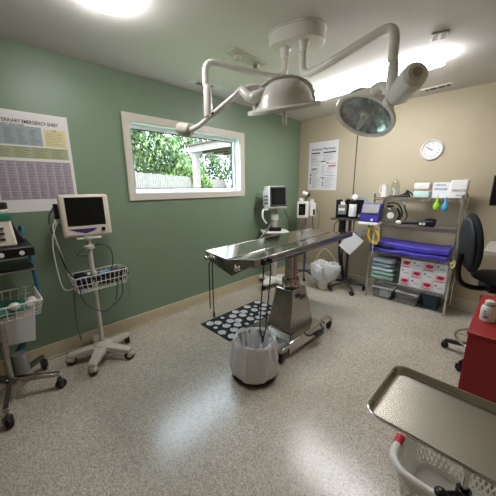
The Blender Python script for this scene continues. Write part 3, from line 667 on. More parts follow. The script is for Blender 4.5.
MB().tube(bend([(.42, -4.14, .5), (.47, -4.2, .42), (.47, -4.2, .2), (.44, -4.16, .17)], .04), .007, 8).build('hose', 'ink', lc)
MB().box(.2, .56, -4.4, -3.9, .99, 1.002).build('shelf', 'black_plastic', lc, bevel=.004)
q = MB(); q.tube([(.205, -4.4, .99), (.205, -3.9, .99), (.565, -3.9, .99), (.565, -4.4, .99)], .006, 8); q.build('shelf_edge', 'mid_grey', lc)
MB().box(.18, .6, -4.42, -3.89, 1.09, 1.155).build('top_tray', 'black_plastic', lc, bevel=.008)
for yy in (-4.2, -4.06, -3.96): MB().cyl((.6, yy, 1.12), (.615, yy, 1.12), .014, seg=14).build('knob', 'white_plastic', lc)
Ml = place((.39, -4.14, .67)); wire_basket(lc, Ml, .4, .48, .1, 'white_wire', 9, 10, .0038)
MB().tube(spline([(.25, -3.89, 1.1), (.25, -3.883, .9), (.25, -3.885, .7), (.25, -3.94, .5), (.27, -4.05, .3), (.38, -4.1, .24)]), .013, 10).build('hose', 'teal_hose', lc)
MB().tube(spline([(.222, -3.89, 1.1), (.222, -3.883, .9), (.22, -3.885, .7), (.22, -3.94, .5), (.24, -4.07, .3), (.38, -4.12, .22)]), .013, 10).build('hose', 'teal_hose', lc)
tag(MB().frustum([(.24, -4.16, .36), (.30, -3.96, .36), (.31, -3.96, .36), (.25, -4.16, .36)], [(.2, -4.22, .66), (.26, -3.915, .66), (.275, -3.915, .66), (.215, -4.22, .66)]).build('hanging_sleeve', 'paper_white', bevel=.003), 'pale grey plastic sleeve hanging below the wire basket of the left trolley', 'sleeve')
q = MB(place((.42, -4.14, .676))); q.ell((0, .0, .035), .14, .18, .045, 20, 10); q.ell((.05, .1, .05), .09, .08, .035, 16, 8)
tag(q.build('surgical_cloth', 'green_cloth'), 'folded green surgical cloth lying in the wire basket of the left trolley', 'cloth')
q = MB(); 
for i, (x, y) in enumerate(((.5, -3.97), (.45, -3.95), (.53, -4.05))): q.ell((x, y, .725 + .01 * i), .03, .035, .03, 10, 6)
tag(q.build('gauze_bundle', 'paper'), 'white crumpled gauze at the corner of the left trolley basket', 'gauze')
# beige device on top
dv = thing('infusion_device', 'beige bedside device with a dark green band on the left trolley top', 'medical device', (.42, -4.02, 1.155))
q = MB(); q.frustum([(.34, -4.16, 1.155), (.52, -4.16, 1.155), (.52, -3.965, 1.155), (.34, -3.965, 1.155)], [(.37, -4.16, 1.33), (.48, -4.16, 1.33), (.48, -3.975, 1.33), (.37, -3.975, 1.33)]); q.build('casing', 'beige_plastic', dv, bevel=.015, segs=3)
MB().box(.36, .49, -4.165, -3.968, 1.325, 1.37).build('green_band', 'green_cloth', dv, bevel=.008)
MB().box(.37, .48, -4.16, -3.975, 1.37, 1.395).build('upper_casing', 'beige_plastic', dv, bevel=.006)
MB().cyl((.42, -4.035, 1.395), (.42, -4.035, 1.44), .062, seg=24).build('top_cap', 'black_plastic', dv, bevel=.008)
MB().lathe([(.03, 0), (.032, .012), (0, .014)], 18, (.42, -4.035, 1.44)).build('cap_button', 'mid_grey', dv)
for zz in (1.2, 1.235, 1.27): MB().box(.48, .517, -4.08, -4.02, zz, zz + .012).build('vent_slot', 'dark_grey', dv)
dv2 = thing('speaker_unit', 'slanted black device standing behind the beige device on the left trolley', 'medical device', (.30, -3.93, 1.155))
q = MB(); q.frustum([(.25, -4.0, 1.155), (.37, -4.0, 1.155), (.37, -3.91, 1.155), (.25, -3.91, 1.155)], [(.24, -4.03, 1.33), (.33, -4.03, 1.33), (.33, -3.97, 1.33), (.24, -3.97, 1.33)]); q.build('casing', 'black_plastic', dv2, bevel=.008)
MB().tube(spline([(.27, -3.93, 1.17), (.25, -3.905, 1.22), (.22, -3.91, 1.25), (.2, -3.93, 1.2)]), .01, 8).build('tube', 'teal_hose', dv2)

# ------------------------------------------------------------------ posters
def paper_frame(side):   # local x right, y up, z out of wall
    if side == 'left': return lambda y, z: Matrix(((0, 0, 1, .0035), (1, 0, 0, y), (0, 1, 0, z), (0, 0, 0, 1)))
    return lambda x, z: Matrix(((1, 0, 0, x), (0, 0, -1, -.0035), (0, 1, 0, z), (0, 0, 0, 1)))
ps = thing('wall_poster', 'large veterinary emergency chart poster with coloured tables on the green wall', 'poster', (.001, -3.73, 1.34))
MB().box(.0005, .003, -4.0, -3.455, 1.34, 2.113).build('sheet', 'paper', ps)
MB().box(.003, .004, -3.975, -3.648, 1.862, 2.006).build('blue_table', 'print_blue', ps)
MB().box(.003, .004, -3.635, -3.482, 1.862, 2.0).build('yellow_table', 'print_yellow', ps)
MB().box(.003, .004, -3.975, -3.482, 1.764, 1.852).build('olive_table', 'print_olive', ps)
MB().box(.003, .004, -3.975, -3.478, 1.44, 1.742).build('purple_table', 'print_purple', ps)
Pf = paper_frame('left')
printed('title_text', 'VETERINARY EMERGENCY SHEET', .036, Pf(-3.93, 2.026), 'ink', ps, sx=.76)
printed('heading_text', 'CPR', .016, Pf(-3.575, 1.985), 'ink', ps)
printed('heading_text', 'EMERGENCY DRUG DOSES', .016, Pf(-3.93, 2.007), 'ink', ps, sx=.9)
rg = random.Random(2)
def lines(y0, y1, z0, z1, n, cols, name, h=.003, m='ink', hdr=False):
    q = MB(); 
    for c in range(cols):
        a = y0 + (y1 - y0) * c / cols + .006; b = y0 + (y1 - y0) * (c + 1) / cols - .008
        for i in range(n):
            z = z1 - (z1 - z0) * (i + .5) / n; e = a + (b - a) * rg.uniform(.45, 1)
            q.box(.004, .0044, a, e, z - h / 2, z + h / 2)
    return q.build(name, m, ps, smooth=False)
lines(-3.97, -3.655, 1.87, 1.985, 9, 4, 'printed_rows', .0022)
lines(-3.63, -3.49, 1.87, 1.98, 9, 1, 'printed_rows', .0018, 'ink_blue')
lines(-3.97, -3.49, 1.77, 1.848, 5, 4, 'printed_rows', .0022)
lines(-3.97, -3.482, 1.447, 1.73, 20, 8, 'printed_rows', .003, 'ink_blue')
q = MB()
for i in range(1, 8): y = -3.975 + .497 * i / 8; q.box(.004, .0043, y - .0008, y + .0008, 1.445, 1.735)
for i in range(1, 14): z = 1.44 + .302 * i / 14; q.box(.004, .0043, -3.97, -3.482, z - .0006, z + .0006)
q.build('table_rules', 'paper', ps, smooth=False)
pp = thing('wall_poster', 'white printed pharmacy information poster on the beige back wall', 'poster', (.45, -.001, 1.465))
MB().box(.19, .715, -.003, -.0005, 1.463, 2.228).build('sheet', 'paper_white', pp)
Pb = paper_frame('back')
printed('title_text', 'American Pharmacy', .058, Pb(.452, 2.095), 'ink_blue', pp, 'CENTER', sx=.92)
def bars(items, name, m):
    q = MB()
    for x0, x1, z0, z1 in items: q.box(x0, x1, -.0043, -.003, z0, z1)
    return q.build(name, m, pp, smooth=False)
bars([(.235, .40, 2.045, 2.065), (.46, .68, 2.045, 2.065)], 'heading_bars', 'ink')
bars([(.42, .50, 1.91, 1.925), (.52, .56, 1.885, 1.9), (.25, .36, 1.80, 1.815), (.42, .5, 1.66, 1.67)] + [(.225, .25, z, z + .025) for z in (1.56, 1.6, 1.64, 1.7)] + [(.46, .485, z, z + .022) for z in (1.53, 1.57, 1.63)], 'icon_marks', 'ink')
bars([(.56, .69, 1.83, 1.855), (.56, .69, 1.875, 1.885), (.24, .31, 1.93, 1.936), (.24, .33, 1.96, 1.966), (.5, .68, 1.69, 1.698), (.24, .34, 1.79, 1.796)], 'red_marks', 'ink_red')
it = []
for (x0, x1, z0, z1) in ((.23, .42, 1.86, 2.03), (.46, .69, 1.93, 2.03), (.23, .4, 1.68, 1.78), (.27, .42, 1.5, 1.66), (.44, .52, 1.7, 1.86), (.53, .66, 1.71, 1.82), (.5, .68, 1.5, 1.67)):
    z = z1
    while z > z0: it.append((x0, x0 + (x1 - x0) * rg.uniform(.5, 1), z - .003, z)); z -= .014
bars(it, 'printed_rows', 'mid_grey')
# clock
ck = thing('wall_clock', 'round cream wall clock on the beige wall above the supply shelf', 'clock', (1.963, 0, 1.957))
MB().lathe([(.0, 0), (.118, 0), (.12, .02), (.108, .03), (.1, .022), (.098, .014), (0, .014)], 40, (1.963, 0, 1.957), (0, -1, 0)).build('clock_rim', 'cream', ck)
MB().lathe([(0, .0145), (.098, .0145), (.098, .0155), (0, .0156)], 40, (1.963, 0, 1.957), (0, -1, 0)).build('dial', 'paper_white', ck)
M = Matrix(((1, 0, 0, 1.963), (0, 0, -1, -.0165), (0, 1, 0, 1.957), (0, 0, 0, 1)))
for i in range(12):
    a = PI / 2 - (i + 1) * PI / 6; printed('numeral', str(i + 1), .021, M @ Matrix.Translation((.079 * math.cos(a), .079 * math.sin(a) - .007, 0)), 'ink', ck, 'CENTER')
for a, l, w_ in ((math.radians(148), .068, .003), (math.radians(152), .045, .0045)):
    MB(M @ Matrix.Rotation(a, 4, 'Z')).box(-.01, l, -w_, w_, .001, .003).build('clock_hand', 'ink', ck)
MB(M).cyl((0, 0, 0), (0, 0, .005), .006, seg=12).build('hand_hub', 'ink', ck)
# outlet
ol = thing('wall_outlet', 'small power outlet plate on the green wall beside the far monitor stand', 'outlet', (0, -1.13, 1.165))
MB().box(0, .006, -1.165, -1.095, 1.11, 1.225).build('cover_plate', 'mid_grey', ol, bevel=.002)
for zz in (1.135, 1.18): MB().box(.006, .0085, -1.145, -1.115, zz, zz + .027).build('socket', 'dark_grey', ol, bevel=.002)

# ------------------------------------------------------------------ far patient monitor stand
fx, fy = .27, -.98
fm = thing('monitor_stand', 'far rolling stand with a white monitor on a cream base beside the green wall', 'monitor stand', (fx, fy, 0))
q = MB(); 
for kk in range(4):
    a = .1 + kk * PI / 2; ex, ey = fx + .27 * math.cos(a), fy + .27 * math.sin(a)
    dv_ = Vector((math.cos(a), math.sin(a), 0)); sv = Vector((-dv_.y, dv_.x, 0)); c_ = Vector((fx, fy, 0)); e_ = Vector((ex, ey, 0)) + dv_ * .02; z = Vector((0, 0, 1))
    MB().frustum([c_ - sv * .09 + z * .08, e_ - sv * .05 + z * .075, e_ + sv * .05 + z * .075, c_ + sv * .09 + z * .08], [c_ - sv * .075 + z * .16, e_ - sv * .035 + z * .115, e_ + sv * .035 + z * .115, c_ + sv * .075 + z * .16]).build('base_leg', 'cream', fm, bevel=.015, segs=3)
    caster(ex, ey, .036, fm, a + .8, wid=.032, top=.0)
MB().cyl((fx, fy, .14), (fx, fy, 1.2), .045, .038, seg=24).build('column', 'cream_dull', fm)
Mf = place((fx, fy, 0), rotz(math.radians(-40)))   # local +x faces the camera side
MB(Mf).box(-.16, .16, -.2, .2, .86, .875).build('tray', 'white_plastic', fm, bevel=.004)
MB(Mf).box(-.05, .07, -.09, .09, .875, .935).build('recorder', 'black_plastic', fm, bevel=.01)
MB(Mf).cyl((.0, 0, 1.04), (.0, 0, 1.12), .058, seg=24).build('pole_collar', 'white_plastic', fm, bevel=.006)
MB(Mf).box(-.1, .12, -.19, .19, 1.205, 1.22).build('top_plate', 'mid_grey', fm, bevel=.004)
Mh = place((fx, fy, 1.375), rotz(math.radians(-15)) @ Matrix.Rotation(math.radians(-4), 3, 'Y'))
hs = MB(Mh).box(-.07, .07, -.15, .155, -.155, .155).build('monitor', 'white_plastic', fm, bevel=.012, segs=3)
MB(Mh).box(-.14, -.07, -.13, .13, -.13, .11).build('rear_casing', 'white_plastic', hs, bevel=.01)
MB(Mh).box(.068, .072, -.138, .15, -.14, .148).build('bezel', 'dark_grey', hs, bevel=.003)
MB(Mh).box(.074, .078, -.115, .125, -.11, .125).build('screen', 'screen', hs)
MB(Mh).cyl((.02, .155, -.02), (.02, .18, -.02), .018, seg=12).build('side_knob', 'white_plastic', hs)
for zz in (-.1, -.05, 0): MB(Mh).box(-.05, .03, -.165, -.15, zz, zz + .03).build('side_socket', 'mid_grey', hs, bevel=.003)
q = MB(); q.tube(spline([(.33, -1.2, 1.21), (.3, -1.27, 1.2), (.32, -1.3, 1.1), (.34, -1.25, 1.02)]), .013, 10); q.build('hook_arm', 'white_plastic', fm)
MB().tube(spline([(.32, -1.08, 1.04), (.3, -1.2, .9), (.3, -1.32, .82), (.33, -1.36, .78)]), .011, 8).build('hose', 'mid_grey', fm)
MB().tube(spline([(.38, -.9, 1.2), (.42, -.82, 1.0), (.4, -.84, .75), (.36, -.9, .6)]), .005, 6).build('cable', 'ink', fm)
MB().lathe([(.02, 0), (.035, .02), (.03, .06), (.01, .07)], 14, (.33, -1.37, .72)).build('sensor_cup', 'white_plastic', fm)

# ------------------------------------------------------------------ corner vital signs stand
vx, vy = .39, -.33
vp = thing('vital_signs_stand', 'slim pole stand in the corner carrying small white vital signs devices', 'monitor stand', (vx, vy, 0))
star_base(vp, vx, vy, .2, 5, .3, .085, 'dark_grey', .025, tubew=.014)
MB().cyl((vx, vy, .1), (vx, vy, 1.38), .014, seg=14).build('pole', 'mid_grey', vp)
Mv = place((vx, vy, 0), rotz(math.radians(38)))   # local -y faces camera
hs = MB(Mv).box(-.15, .03, -.09, .0, 1.03, 1.29).build('monitor', 'white_plastic', vp, bevel=.012, segs=3)
MB(Mv).box(-.125, -.02, -.096, -.088, 1.075, 1.255).build('screen', 'screen', hs, bevel=.003)
for zz in (1.11, 1.15, 1.19): MB(Mv).box(-.105, -.06, -.0985, -.0955, zz, zz + .012).build('readout', 'deck_under', hs)
hs = MB(Mv).box(.045, .14, -.09, .0, 1.06, 1.27).build('infusion_pump', 'white_plastic', vp, bevel=.01)
MB(Mv).box(.1, .13, -.096, -.089, 1.08, 1.17).build('pump_door', 'black_plastic', hs, bevel=.004)
MB(Mv).lathe([(0, 0), (.034, .004), (.036, .03), (.03, .05), (0, .055)], 16, (-.09, -.04, 1.29)).build('top_cap', 'white_plastic', vp)
MB(Mv).lathe([(0, 0), (.034, .004), (.036, .03), (.03, .05), (0, .055)], 16, (.08, -.04, 1.27)).build('top_cap', 'white_plastic', vp)
MB(Mv).cyl((-.07, -.04, 1.43), (.01, -.05, 1.40), .03, seg=16).build('camera_head', 'white_plastic', vp, bevel=.006)
MB(Mv).cyl((.01, -.05, 1.40), (.045, -.055, 1.385), .032, seg=16).build('camera_lens', 'black_plastic', vp, bevel=.004)
MB(Mv).cyl((-.01, -.02, 1.29), (-.02, -.03, 1.4), .012, seg=10).build('camera_bracket', 'mid_grey', vp)
MB(Mv).tube(spline([(.14, -.04, 1.2), (.2, -.05, 1.1), (.2, -.04, .9), (.14, -.03, .8), (.06, -.02, .85)]), .005, 6).build('cable', 'mid_grey', vp)
MB(Mv).tube(spline([(.1, -.06, 1.06), (.11, -.07, .9), (.17, -.05, .78), (.13, -.03, .7)]), .005, 6).build('cable', 'ink', vp)
MB().tube(spline([(vx + .03, vy - .04, .62), (vx + .035, vy - .04, .4), (vx + .03, vy - .04, .12)]), .016, 8).build('hose', 'ink_blue', vp)
MB(Mv).box(-.12, -.1, -.02, -.0, .8, 1.05).build('bag_hook', 'mid_grey', vp)

# ------------------------------------------------------------------ anaesthesia machine
anx, any_ = 1.15, -.35
an = thing('anaesthesia_machine', 'anaesthesia machine with black gauge panel on a wheeled pole behind the table', 'anaesthesia machine', (anx, any_, 0))
star_base(an, anx, any_, .26, 5, 4.25, .09, 'dark_grey', .036, tubew=.017)
MB().cyl((anx, any_, .1), (anx, any_, 1.08), .022, seg=18).build('pole', 'dark_grey', an)
MB().cyl((anx + .0, any_ + .02, 1.0), (anx + .0, any_ + .02, 2.25), .007, seg=10).build('drip_pole', 'ink', an)
MB().tube([(anx - .05, any_ + .02, 2.24), (anx + .05, any_ + .02, 2.24)], .006, 8).build('drip_hook', 'ink', an)
Ma = place((anx, any_, 0), rotz(math.radians(14)))
MB(Ma).box(-.18, .16, .0, .03, 1.08, 1.34).build('back_panel', 'black_plastic', an, bevel=.006)
MB(Ma).box(-.20, -.175, -.06, .03, 1.08, 1.34).build('side_panel', 'black_plastic', an, bevel=.004)
MB(Ma).box(-.26, .18, -.1, .05, 1.055, 1.075).build('shelf', 'dark_grey', an, bevel=.004)
hs = MB(Ma).box(-.165, -.06, -.08, .0, 1.13, 1.27).build('flow_meter', 'mid_grey', an, bevel=.01)
MB(Ma).box(-.155, -.07, -.085, -.078, 1.19, 1.22).build('flow_scale', 'paper_white', hs)
MB(Ma).cyl((-.11, -.04, 1.27), (-.11, -.04, 1.31), .03, seg=16).build('flow_dial', 'white_plastic', hs)
hs = MB(Ma).cyl((.03, -.06, 1.11), (.03, -.06, 1.28), .05, seg=24).build('vaporizer', 'white_plastic', an, bevel=.006)
MB(Ma).box(.0, .06, -.114, -.1, 1.15, 1.24).build('label_plate', 'paper_white', hs)
MB(Ma).cyl((.03, -.06, 1.28), (.03, -.06, 1.33), .04, seg=20).build('vaporizer_dial', 'black_plastic', hs)
MB(Ma).lathe([(0, 0), (.036, 0), (.038, .02), (.03, .026), (0, .026)], 22, (.05, -.06, 1.38), (0, -1, 0)).build('pressure_gauge', 'white_plastic', an)
MB(Ma).tube(bend([(.05, -.05, 1.38), (.05, -.02, 1.38), (.05, -.02, 1.3)], .02), .008, 8).build('gauge_pipe', 'chrome', an)
MB(Ma).cyl((-.12, -.02, 1.33), (-.02, -.02, 1.36), .016, seg=12).build('valve', 'chrome', an)
MB(Ma).cyl((.13, -.05, 1.1), (.13, -.05, 1.14), .028, seg=16).build('port', 'mid_grey', an)
MB(Ma).cyl((-.1, -.03, .87), (-.1, -.03, 1.05), .05, seg=20).build('absorber_canister', 'black_plastic', an)
MB(Ma).cyl((.06, -.03, .9), (.06, -.03, 1.05), .016, seg=12).build('outlet_pipe', 'chrome', an)
MB(Ma).lathe([(0, 0), (.05, .0), (.06, .03), (.05, .09), (.0, .09)], 20, (.06, -.05, .8)).build('valve_block', 'chrome', an)
MB(Ma).tube(bend([(-.14, -.05, 1.05), (-.2, -.08, 1.0), (-.2, -.08, .8), (-.1, -.05, .7)], .05), .006, 6).build('cable', 'ink', an)
MB().tube(spline([(anx + .05, any_, 1.36), (anx + .12, any_ + .02, 1.38), (anx + .2, any_ + .02, 1.34), (anx + .25, any_ + .05, 1.25)]), .009, 8).build('hose', 'blue_hose', an)
MB().tube(spline([(1.0, -.45, .86), (1.13, -.49, .84), (1.25, -.48, .83), (1.35, -.47, .87), (1.42, -.46, .95)]), .009, 8).build('hose', 'blue_hose', an)
MB().tube(spline([(1.05, -.42, .8), (1.06, -.44, .6), (1.08, -.42, .4), (1.12, -.38, .16)]), .02, 8).build('hose', 'cord_purple', an)
MB().tube(spline([(1.11, -.42, .75), (1.1, -.43, .5), (1.13, -.38, .2)]), .014, 8).build('hose', 'black_plastic', an)
# tilted white sheet hanging on it
Mc = place((1.26, -.50, .76), rotz(math.radians(15)) @ Matrix.Rotation(math.radians(38), 3, 'Y'))
t = thing('document_sleeve', 'tilted white plastic sleeve hanging from the anaesthesia machine', 'sleeve', (1.26, -.5, .76))
MB(Mc).box(-.1, .1, -.004, .004, -.13, .12).build('sheet', 'paper_white', t, bevel=.002)
MB(Mc).box(-.1, .1, -.008, .006, -.15, -.12).build('bottom_clip', 'cream', t, bevel=.003)
# blue ventilator box
Mv2 = place((1.455, -.40, 1.03), rotz(math.radians(6)))
t = thing('ventilator_box', 'blue and purple ventilator box with a grey screen beside the wire shelf', 'medical device', (1.455, -.40, 1.03))
q = MB(Mv2); q.add([(-.115, y, z) for y, z in ((-.09, .03), (-.09, .14), (-.02, .27), (.08, .27), (.08, .03))] + [(.115, y, z) for y, z in ((-.09, .03), (-.09, .14), (-.02, .27), (.08, .27), (.08, .03))], [(0, 1, 2, 3, 4), (9, 8, 7, 6, 5)] + [(i, (i + 1) % 5, 5 + (i + 1) % 5, 5 + i) for i in range(5)])
q.build('casing', 'blue_case', t, bevel=.008)
MB(Mv2).box(-.13, .12, -.12, .08, 0, .03).build('base_plate', 'white_plastic', t, bevel=.006)
MB(Mv2 @ Matrix.Translation((0, -.055, .205)) @ Matrix.Rotation(-math.atan2(.07, .13), 4, 'X') @ Matrix.Translation((0, 0, 0))).box(-.1, .1, -.007, -.001, -.06, .06).build('screen', 'mid_grey', t)
MB(Mv2).box(-.12, .118, -.096, -.088, .135, .145).build('seam_lip', 'purple_print', t)
MB(Mv2).cyl((.035, -.09, .065), (.035, -.105, .065), .014, seg=12).build('knob', 'white_plastic', t)
MB(Mv2).box(-.06, .0, -.02, .02, -.62, 0).build('bracket_post', 'dark_grey', t) if False else None
MB().tube(bend([(1.43, -.38, 1.03), (1.43, -.38, .98), (1.472, -.38, .98)], .02), .012, 8).build('mount_arm', 'dark_grey', t)
# yellow coil of tubing
q = MB()
for kk in range(6):
    pts = []
    for i in range(16):
        a = 2 * PI * i / 16; rx = .06 + .007 * kk; rz = .085 + .01 * (kk % 3); ph = kk * .3 - .6
        x = rx * math.cos(a); z = rz * math.sin(a); x, z = x * math.cos(ph) - z * math.sin(ph) * .4, z
        pts.append((1.51 + x + .006 * kk, -.42 - .013 * kk, .885 + z))
    q.tube(pts, .008, 8, closed=True)
q.tube(spline([(1.38, -.43, .84), (1.42, -.44, .9), (1.48, -.44, .94), (1.53, -.44, .96)]), .007, 8)
tag(q.build('coiled_hose', 'yellow_hose'), 'yellow coiled tubing hanging at the left post of the wire shelf', 'hose')
tag(MB().tube(spline([(1.545, -.49, .93), (1.545, -.50, .85), (1.55, -.5, .72), (1.54, -.49, .62)]), .006, 8).build('looped_hose', 'towel_white'), 'thin pale hose hanging straight down in front of the yellow coil', 'hose')

# ------------------------------------------------------------------ wire shelf unit
SX0, SX1, SY0, SY1 = 1.475, 2.395, -.385, -.04
sh = thing('wire_shelf', 'chrome wire shelving unit with four shelves against the beige wall', 'shelf', ((SX0 + SX1) / 2, (SY0 + SY1) / 2, 0))
for x in (SX0, SX1):
    for y in (SY0, SY1):
        q = MB(); q.cyl((x, y, .02), (x, y, 1.43), .0125, seg=12); q.lathe([(.017, 0), (.017, .015), (.008, .022)], 12, (x, y, 0)); q.build('post', 'chrome', sh)
LV = [.27, .66, 1.035, 1.38]
for z in LV:
    q = MB()
    for y in (SY0, SY1):
        q.tube([(SX0, y, z), (SX1, y, z)], .0055, 6); q.tube([(SX0, y, z - .03), (SX1, y, z - .03)], .003, 6)
        n = 34; q.tube([(SX0 + (SX1 - SX0) * i / n, y, z - (.03 if i % 2 else 0)) for i in range(n + 1)], .0034, 5)
    for x in (SX0, SX1):
        q.tube([(x, SY0, z), (x, SY1, z)], .004, 6); q.tube([(x, SY0, z - .03), (x, SY1, z - .03)], .003, 6)
        n = 12; q.tube([(x, SY0 + (SY1 - SY0) * i / n, z - (.03 if i % 2 else 0)) for i in range(n + 1)], .0026, 5)
    n = 40
    for i in range(1, n): x = SX0 + (SX1 - SX0) * i / n; q.tube([(x, SY0, z + .003), (x, SY1, z + .003)], .0018, 4)
    for i in (1, 2): y = SY0 + (SY1 - SY0) * i / 3; q.tube([(SX0, y, z - .002), (SX1, y, z - .002)], .003, 5)
    q.build('wire_shelf_tier', 'chrome', sh)
Z1, Z2, Z3, Z4 = [z + .005 for z in LV]
# top shelf
t = thing('measuring_jug', 'white opaque jug at the left end of the top shelf', 'jug', (1.53, -.22, Z4))
MB().lathe([(0, 0), (.04, 0), (.042, .01), (.034, .12), (.036, .14), (.042, .16), (.038, .158), (.03, .14), (.028, .12), (.036, .012), (0, .01)], 22, (1.53, -.22, Z4)).build('jug_body', 'white_plastic', t)
MB().tube(spline([(1.497, -.22, Z4 + .13), (1.47, -.22, Z4 + .12), (1.468, -.22, Z4 + .06), (1.492, -.22, Z4 + .035)]), .006, 8).build('handle', 'white_plastic', t)
t = thing('glass_jar', 'clear glass jar with a lid standing right of the white jug', 'jar', (1.655, -.21, Z4))
MB().lathe([(0, 0), (.055, 0), (.06, .01), (.058, .1), (.05, .17), (.035, .2), (.03, .2), (.045, .165), (.052, .1), (.054, .012), (0, .008)], 24, (1.655, -.21, Z4)).build('glass_body', 'jar_glass', t)
MB().lathe([(0, .2), (.036, .2), (.036, .212), (.012, .215), (.014, .235), (0, .24)], 20, (1.655, -.21, Z4)).build('lid', 'jar_glass', t)
MB().cyl((1.655, -.21, Z4 + .01), (1.655, -.21, Z4 + .1), .02, seg=14).build('paper_roll', 'paper_white', t)
t = thing('breathing_mask', 'small dark breathing mask with tube lying on the top shelf', 'mask', (1.78, -.25, Z4))
MB().lathe([(.0, .07), (.02, .065), (.045, .02), (.05, 0), (.045, .0), (.02, .05), (0, .06)], 20, (1.80, -.22, Z4 + .0)).build('mask_cup', 'black_plastic', t)
MB().tube(spline([(1.62, -.32, Z4 + .012), (1.68, -.33, Z4 + .014), (1.74, -.31, Z4 + .02), (1.8, -.27, Z4 + .05), (1.8, -.22, Z4 + .08), (1.84, -.2, Z4 + .05), (1.88, -.22, Z4 + .012)]), .009, 8).build('mask_tube', 'ink', t)
tag(MB().lathe([(0, 0), (.012, 0), (.014, .16), (0, .165)], 12, (1.69, -.345, Z4 + .014), (1, .1, 0)).build('laryngoscope_handle', 'black_plastic'), 'black rod shaped instrument lying along the front of the top shelf', 'instrument')
def tub(cx, cy, z, rx, ry_, h, bodym, lidm, name, lab):
    t = thing(name, lab, 'container', (cx, cy, z))
    MB(place((cx, cy, z))).box(-rx * .9, rx * .9, -ry_ * .9, ry_ * .9, 0, h * .8).build('tub', bodym, t, bevel=.015, segs=3)
    MB(place((cx, cy, z))).box(-rx, rx, -ry_, ry_, h * .8, h).build('lid', lidm, t, bevel=.006)
tub(1.975, -.23, Z4, .095, .075, .095, 'mint_plastic', 'jar_glass', 'storage_tub', 'mint green plastic tub at the bottom of the tub stack on the top shelf')
tub(1.972, -.23, Z4 + .095, .092, .075, .1, 'pink_plastic', 'jar_glass', 'storage_tub', 'pinkish white plastic tub stacked on the mint tub')
t = thing('supply_box', 'white printed carton leaning on the top shelf, left of the two cartons', 'box', (2.165, -.22, Z4))
M = place((2.165, -.22, Z4), rotz(.05)); MB(M).box(-.085, .085, -.045, .045, 0, .175).build('carton', 'carton', t, bevel=.003)
Mt = M @ Matrix(((1, 0, 0, 0), (0, 0, -1, -.046), (0, 1, 0, 0), (0, 0, 0, 1)))
printed('printed_text', 'SURGICAL', .022, Mt @ Matrix.Translation((-.06, .14, 0)), 'ink_blue', t); printed('printed_text', 'SPONGES', .03, Mt @ Matrix.Translation((-.07, .09, 0)), 'ink', t)
MB(M).box(.085, .11, -.05, .04, .0, .16).build('side_flap', 'mid_grey', t, bevel=.002)
t = thing('paper_sack', 'white paper sack with grey print at the right end of the top shelf', 'box', (2.335, -.22, Z4))
M = place((2.32, -.22, Z4), rotz(.04)); q = MB(M); q.frustum([(-.085, -.055, 0), (.075, -.055, 0), (.085, .055, 0), (-.08, .055, 0)], [(-.07, -.05, .2), (.09, -.055, .205), (.09, .045, .2), (-.075, .045, .19)]); q.build('sack', 'paper', t, bevel=.01, segs=3)
Mt = M @ Matrix(((1, 0, 0, 0), (0, 0, -1, -.0575), (0, 1, 0, 0), (0, 0, 0, 1)))
printed('printed_text', 'GAUZE', .034, Mt @ Matrix.Translation((-.05, .075, 0)), 'mid_grey', t, sx=1.1); MB(Mt).box(-.01, .06, .03, .036, -.0005, .001).build('printed_line', 'ink', t)
def bulb(x, y, z, m, lab, s=1.0):
    t = thing('bulb_syringe', lab, 'bulb syringe', (x, y, z))
    MB().lathe([(0, 0), (.022 * s, .005), (.034 * s, .03 * s), (.032 * s, .055 * s), (.016 * s, .085 * s), (.009, .11 * s), (.006, .15 * s), (0, .152 * s)], 20, (x, y, z)).build('bulb', m, t)
    MB().tube(spline([(x, y, z + .14 * s), (x + .003, y - .002, z + .16 * s), (x + .002, y + .014, z + .165 * s)]), .003, 6).build('nozzle', m, t)
bulb(2.17, -.405, 1.255, 'bulb_green', 'lime green bulb syringe hanging from the front edge of the top shelf', 1.05)
bulb(2.25, -.405, 1.245, 'bulb_blue', 'light blue bulb syringe hanging beside the green one', 1.0)
# second shelf
t = thing('suction_jar', 'large clear jar with white round cap side on the second shelf', 'jar', (1.63, -.22, Z3))
MB().lathe([(0, 0), (.08, 0), (.085, .02), (.085, .15), (.06, .2), (.04, .22), (.035, .22), (.055, .19), (.078, .145), (.078, .02), (0, .008)], 28, (1.62, -.22, Z3)).build('glass_body', 'jar_glass', t)
MB().lathe([(0, 0), (.04, 0), (.042, .02), (0, .022)], 22, (1.66, -.30, Z3 + .11), (.35, -1, 0)).build('side_cap', 'white_plastic', t)
MB().cyl((1.62, -.22, Z3 + .21), (1.62, -.22, Z3 + .235), .042, seg=20).build('lid', 'black_plastic', t)
t = thing('stethoscope', 'black tubing bundle draped behind the clear jar on the second shelf', 'stethoscope', (1.74, -.22, Z3))
q = MB(); q.tube(spline([(1.6, -.28, Z3 + .26), (1.68, -.28, Z3 + .27), (1.74, -.26, Z3 + .24), (1.78, -.25, Z3 + .15), (1.76, -.24, Z3 + .06), (1.7, -.24, Z3 + .02)]), .01, 8)
q.tube(spline([(1.78, -.22, Z3 + .29), (1.8, -.22, Z3 + .2), (1.84, -.24, Z3 + .1), (1.80, -.26, Z3 + .02)]), .009, 8)
q.tube(spline([(1.7, -.2, Z3 + .2), (1.74, -.2, Z3 + .12), (1.72, -.2, Z3 + .03), (1.78, -.2, Z3 + .02)]), .014, 8); q.build('tubing', 'black_plastic', t)
MB().lathe([(0, 0), (.026, 0), (.028, .012), (.015, .022), (0, .024)], 18, (1.80, -.27, Z3 + .27), (0, -1, .2)).build('chest_piece', 'chrome', t)
t = thing('hair_clipper', 'black cordless clipper lying on the second shelf with white tip', 'clipper', (1.93, -.25, Z3))
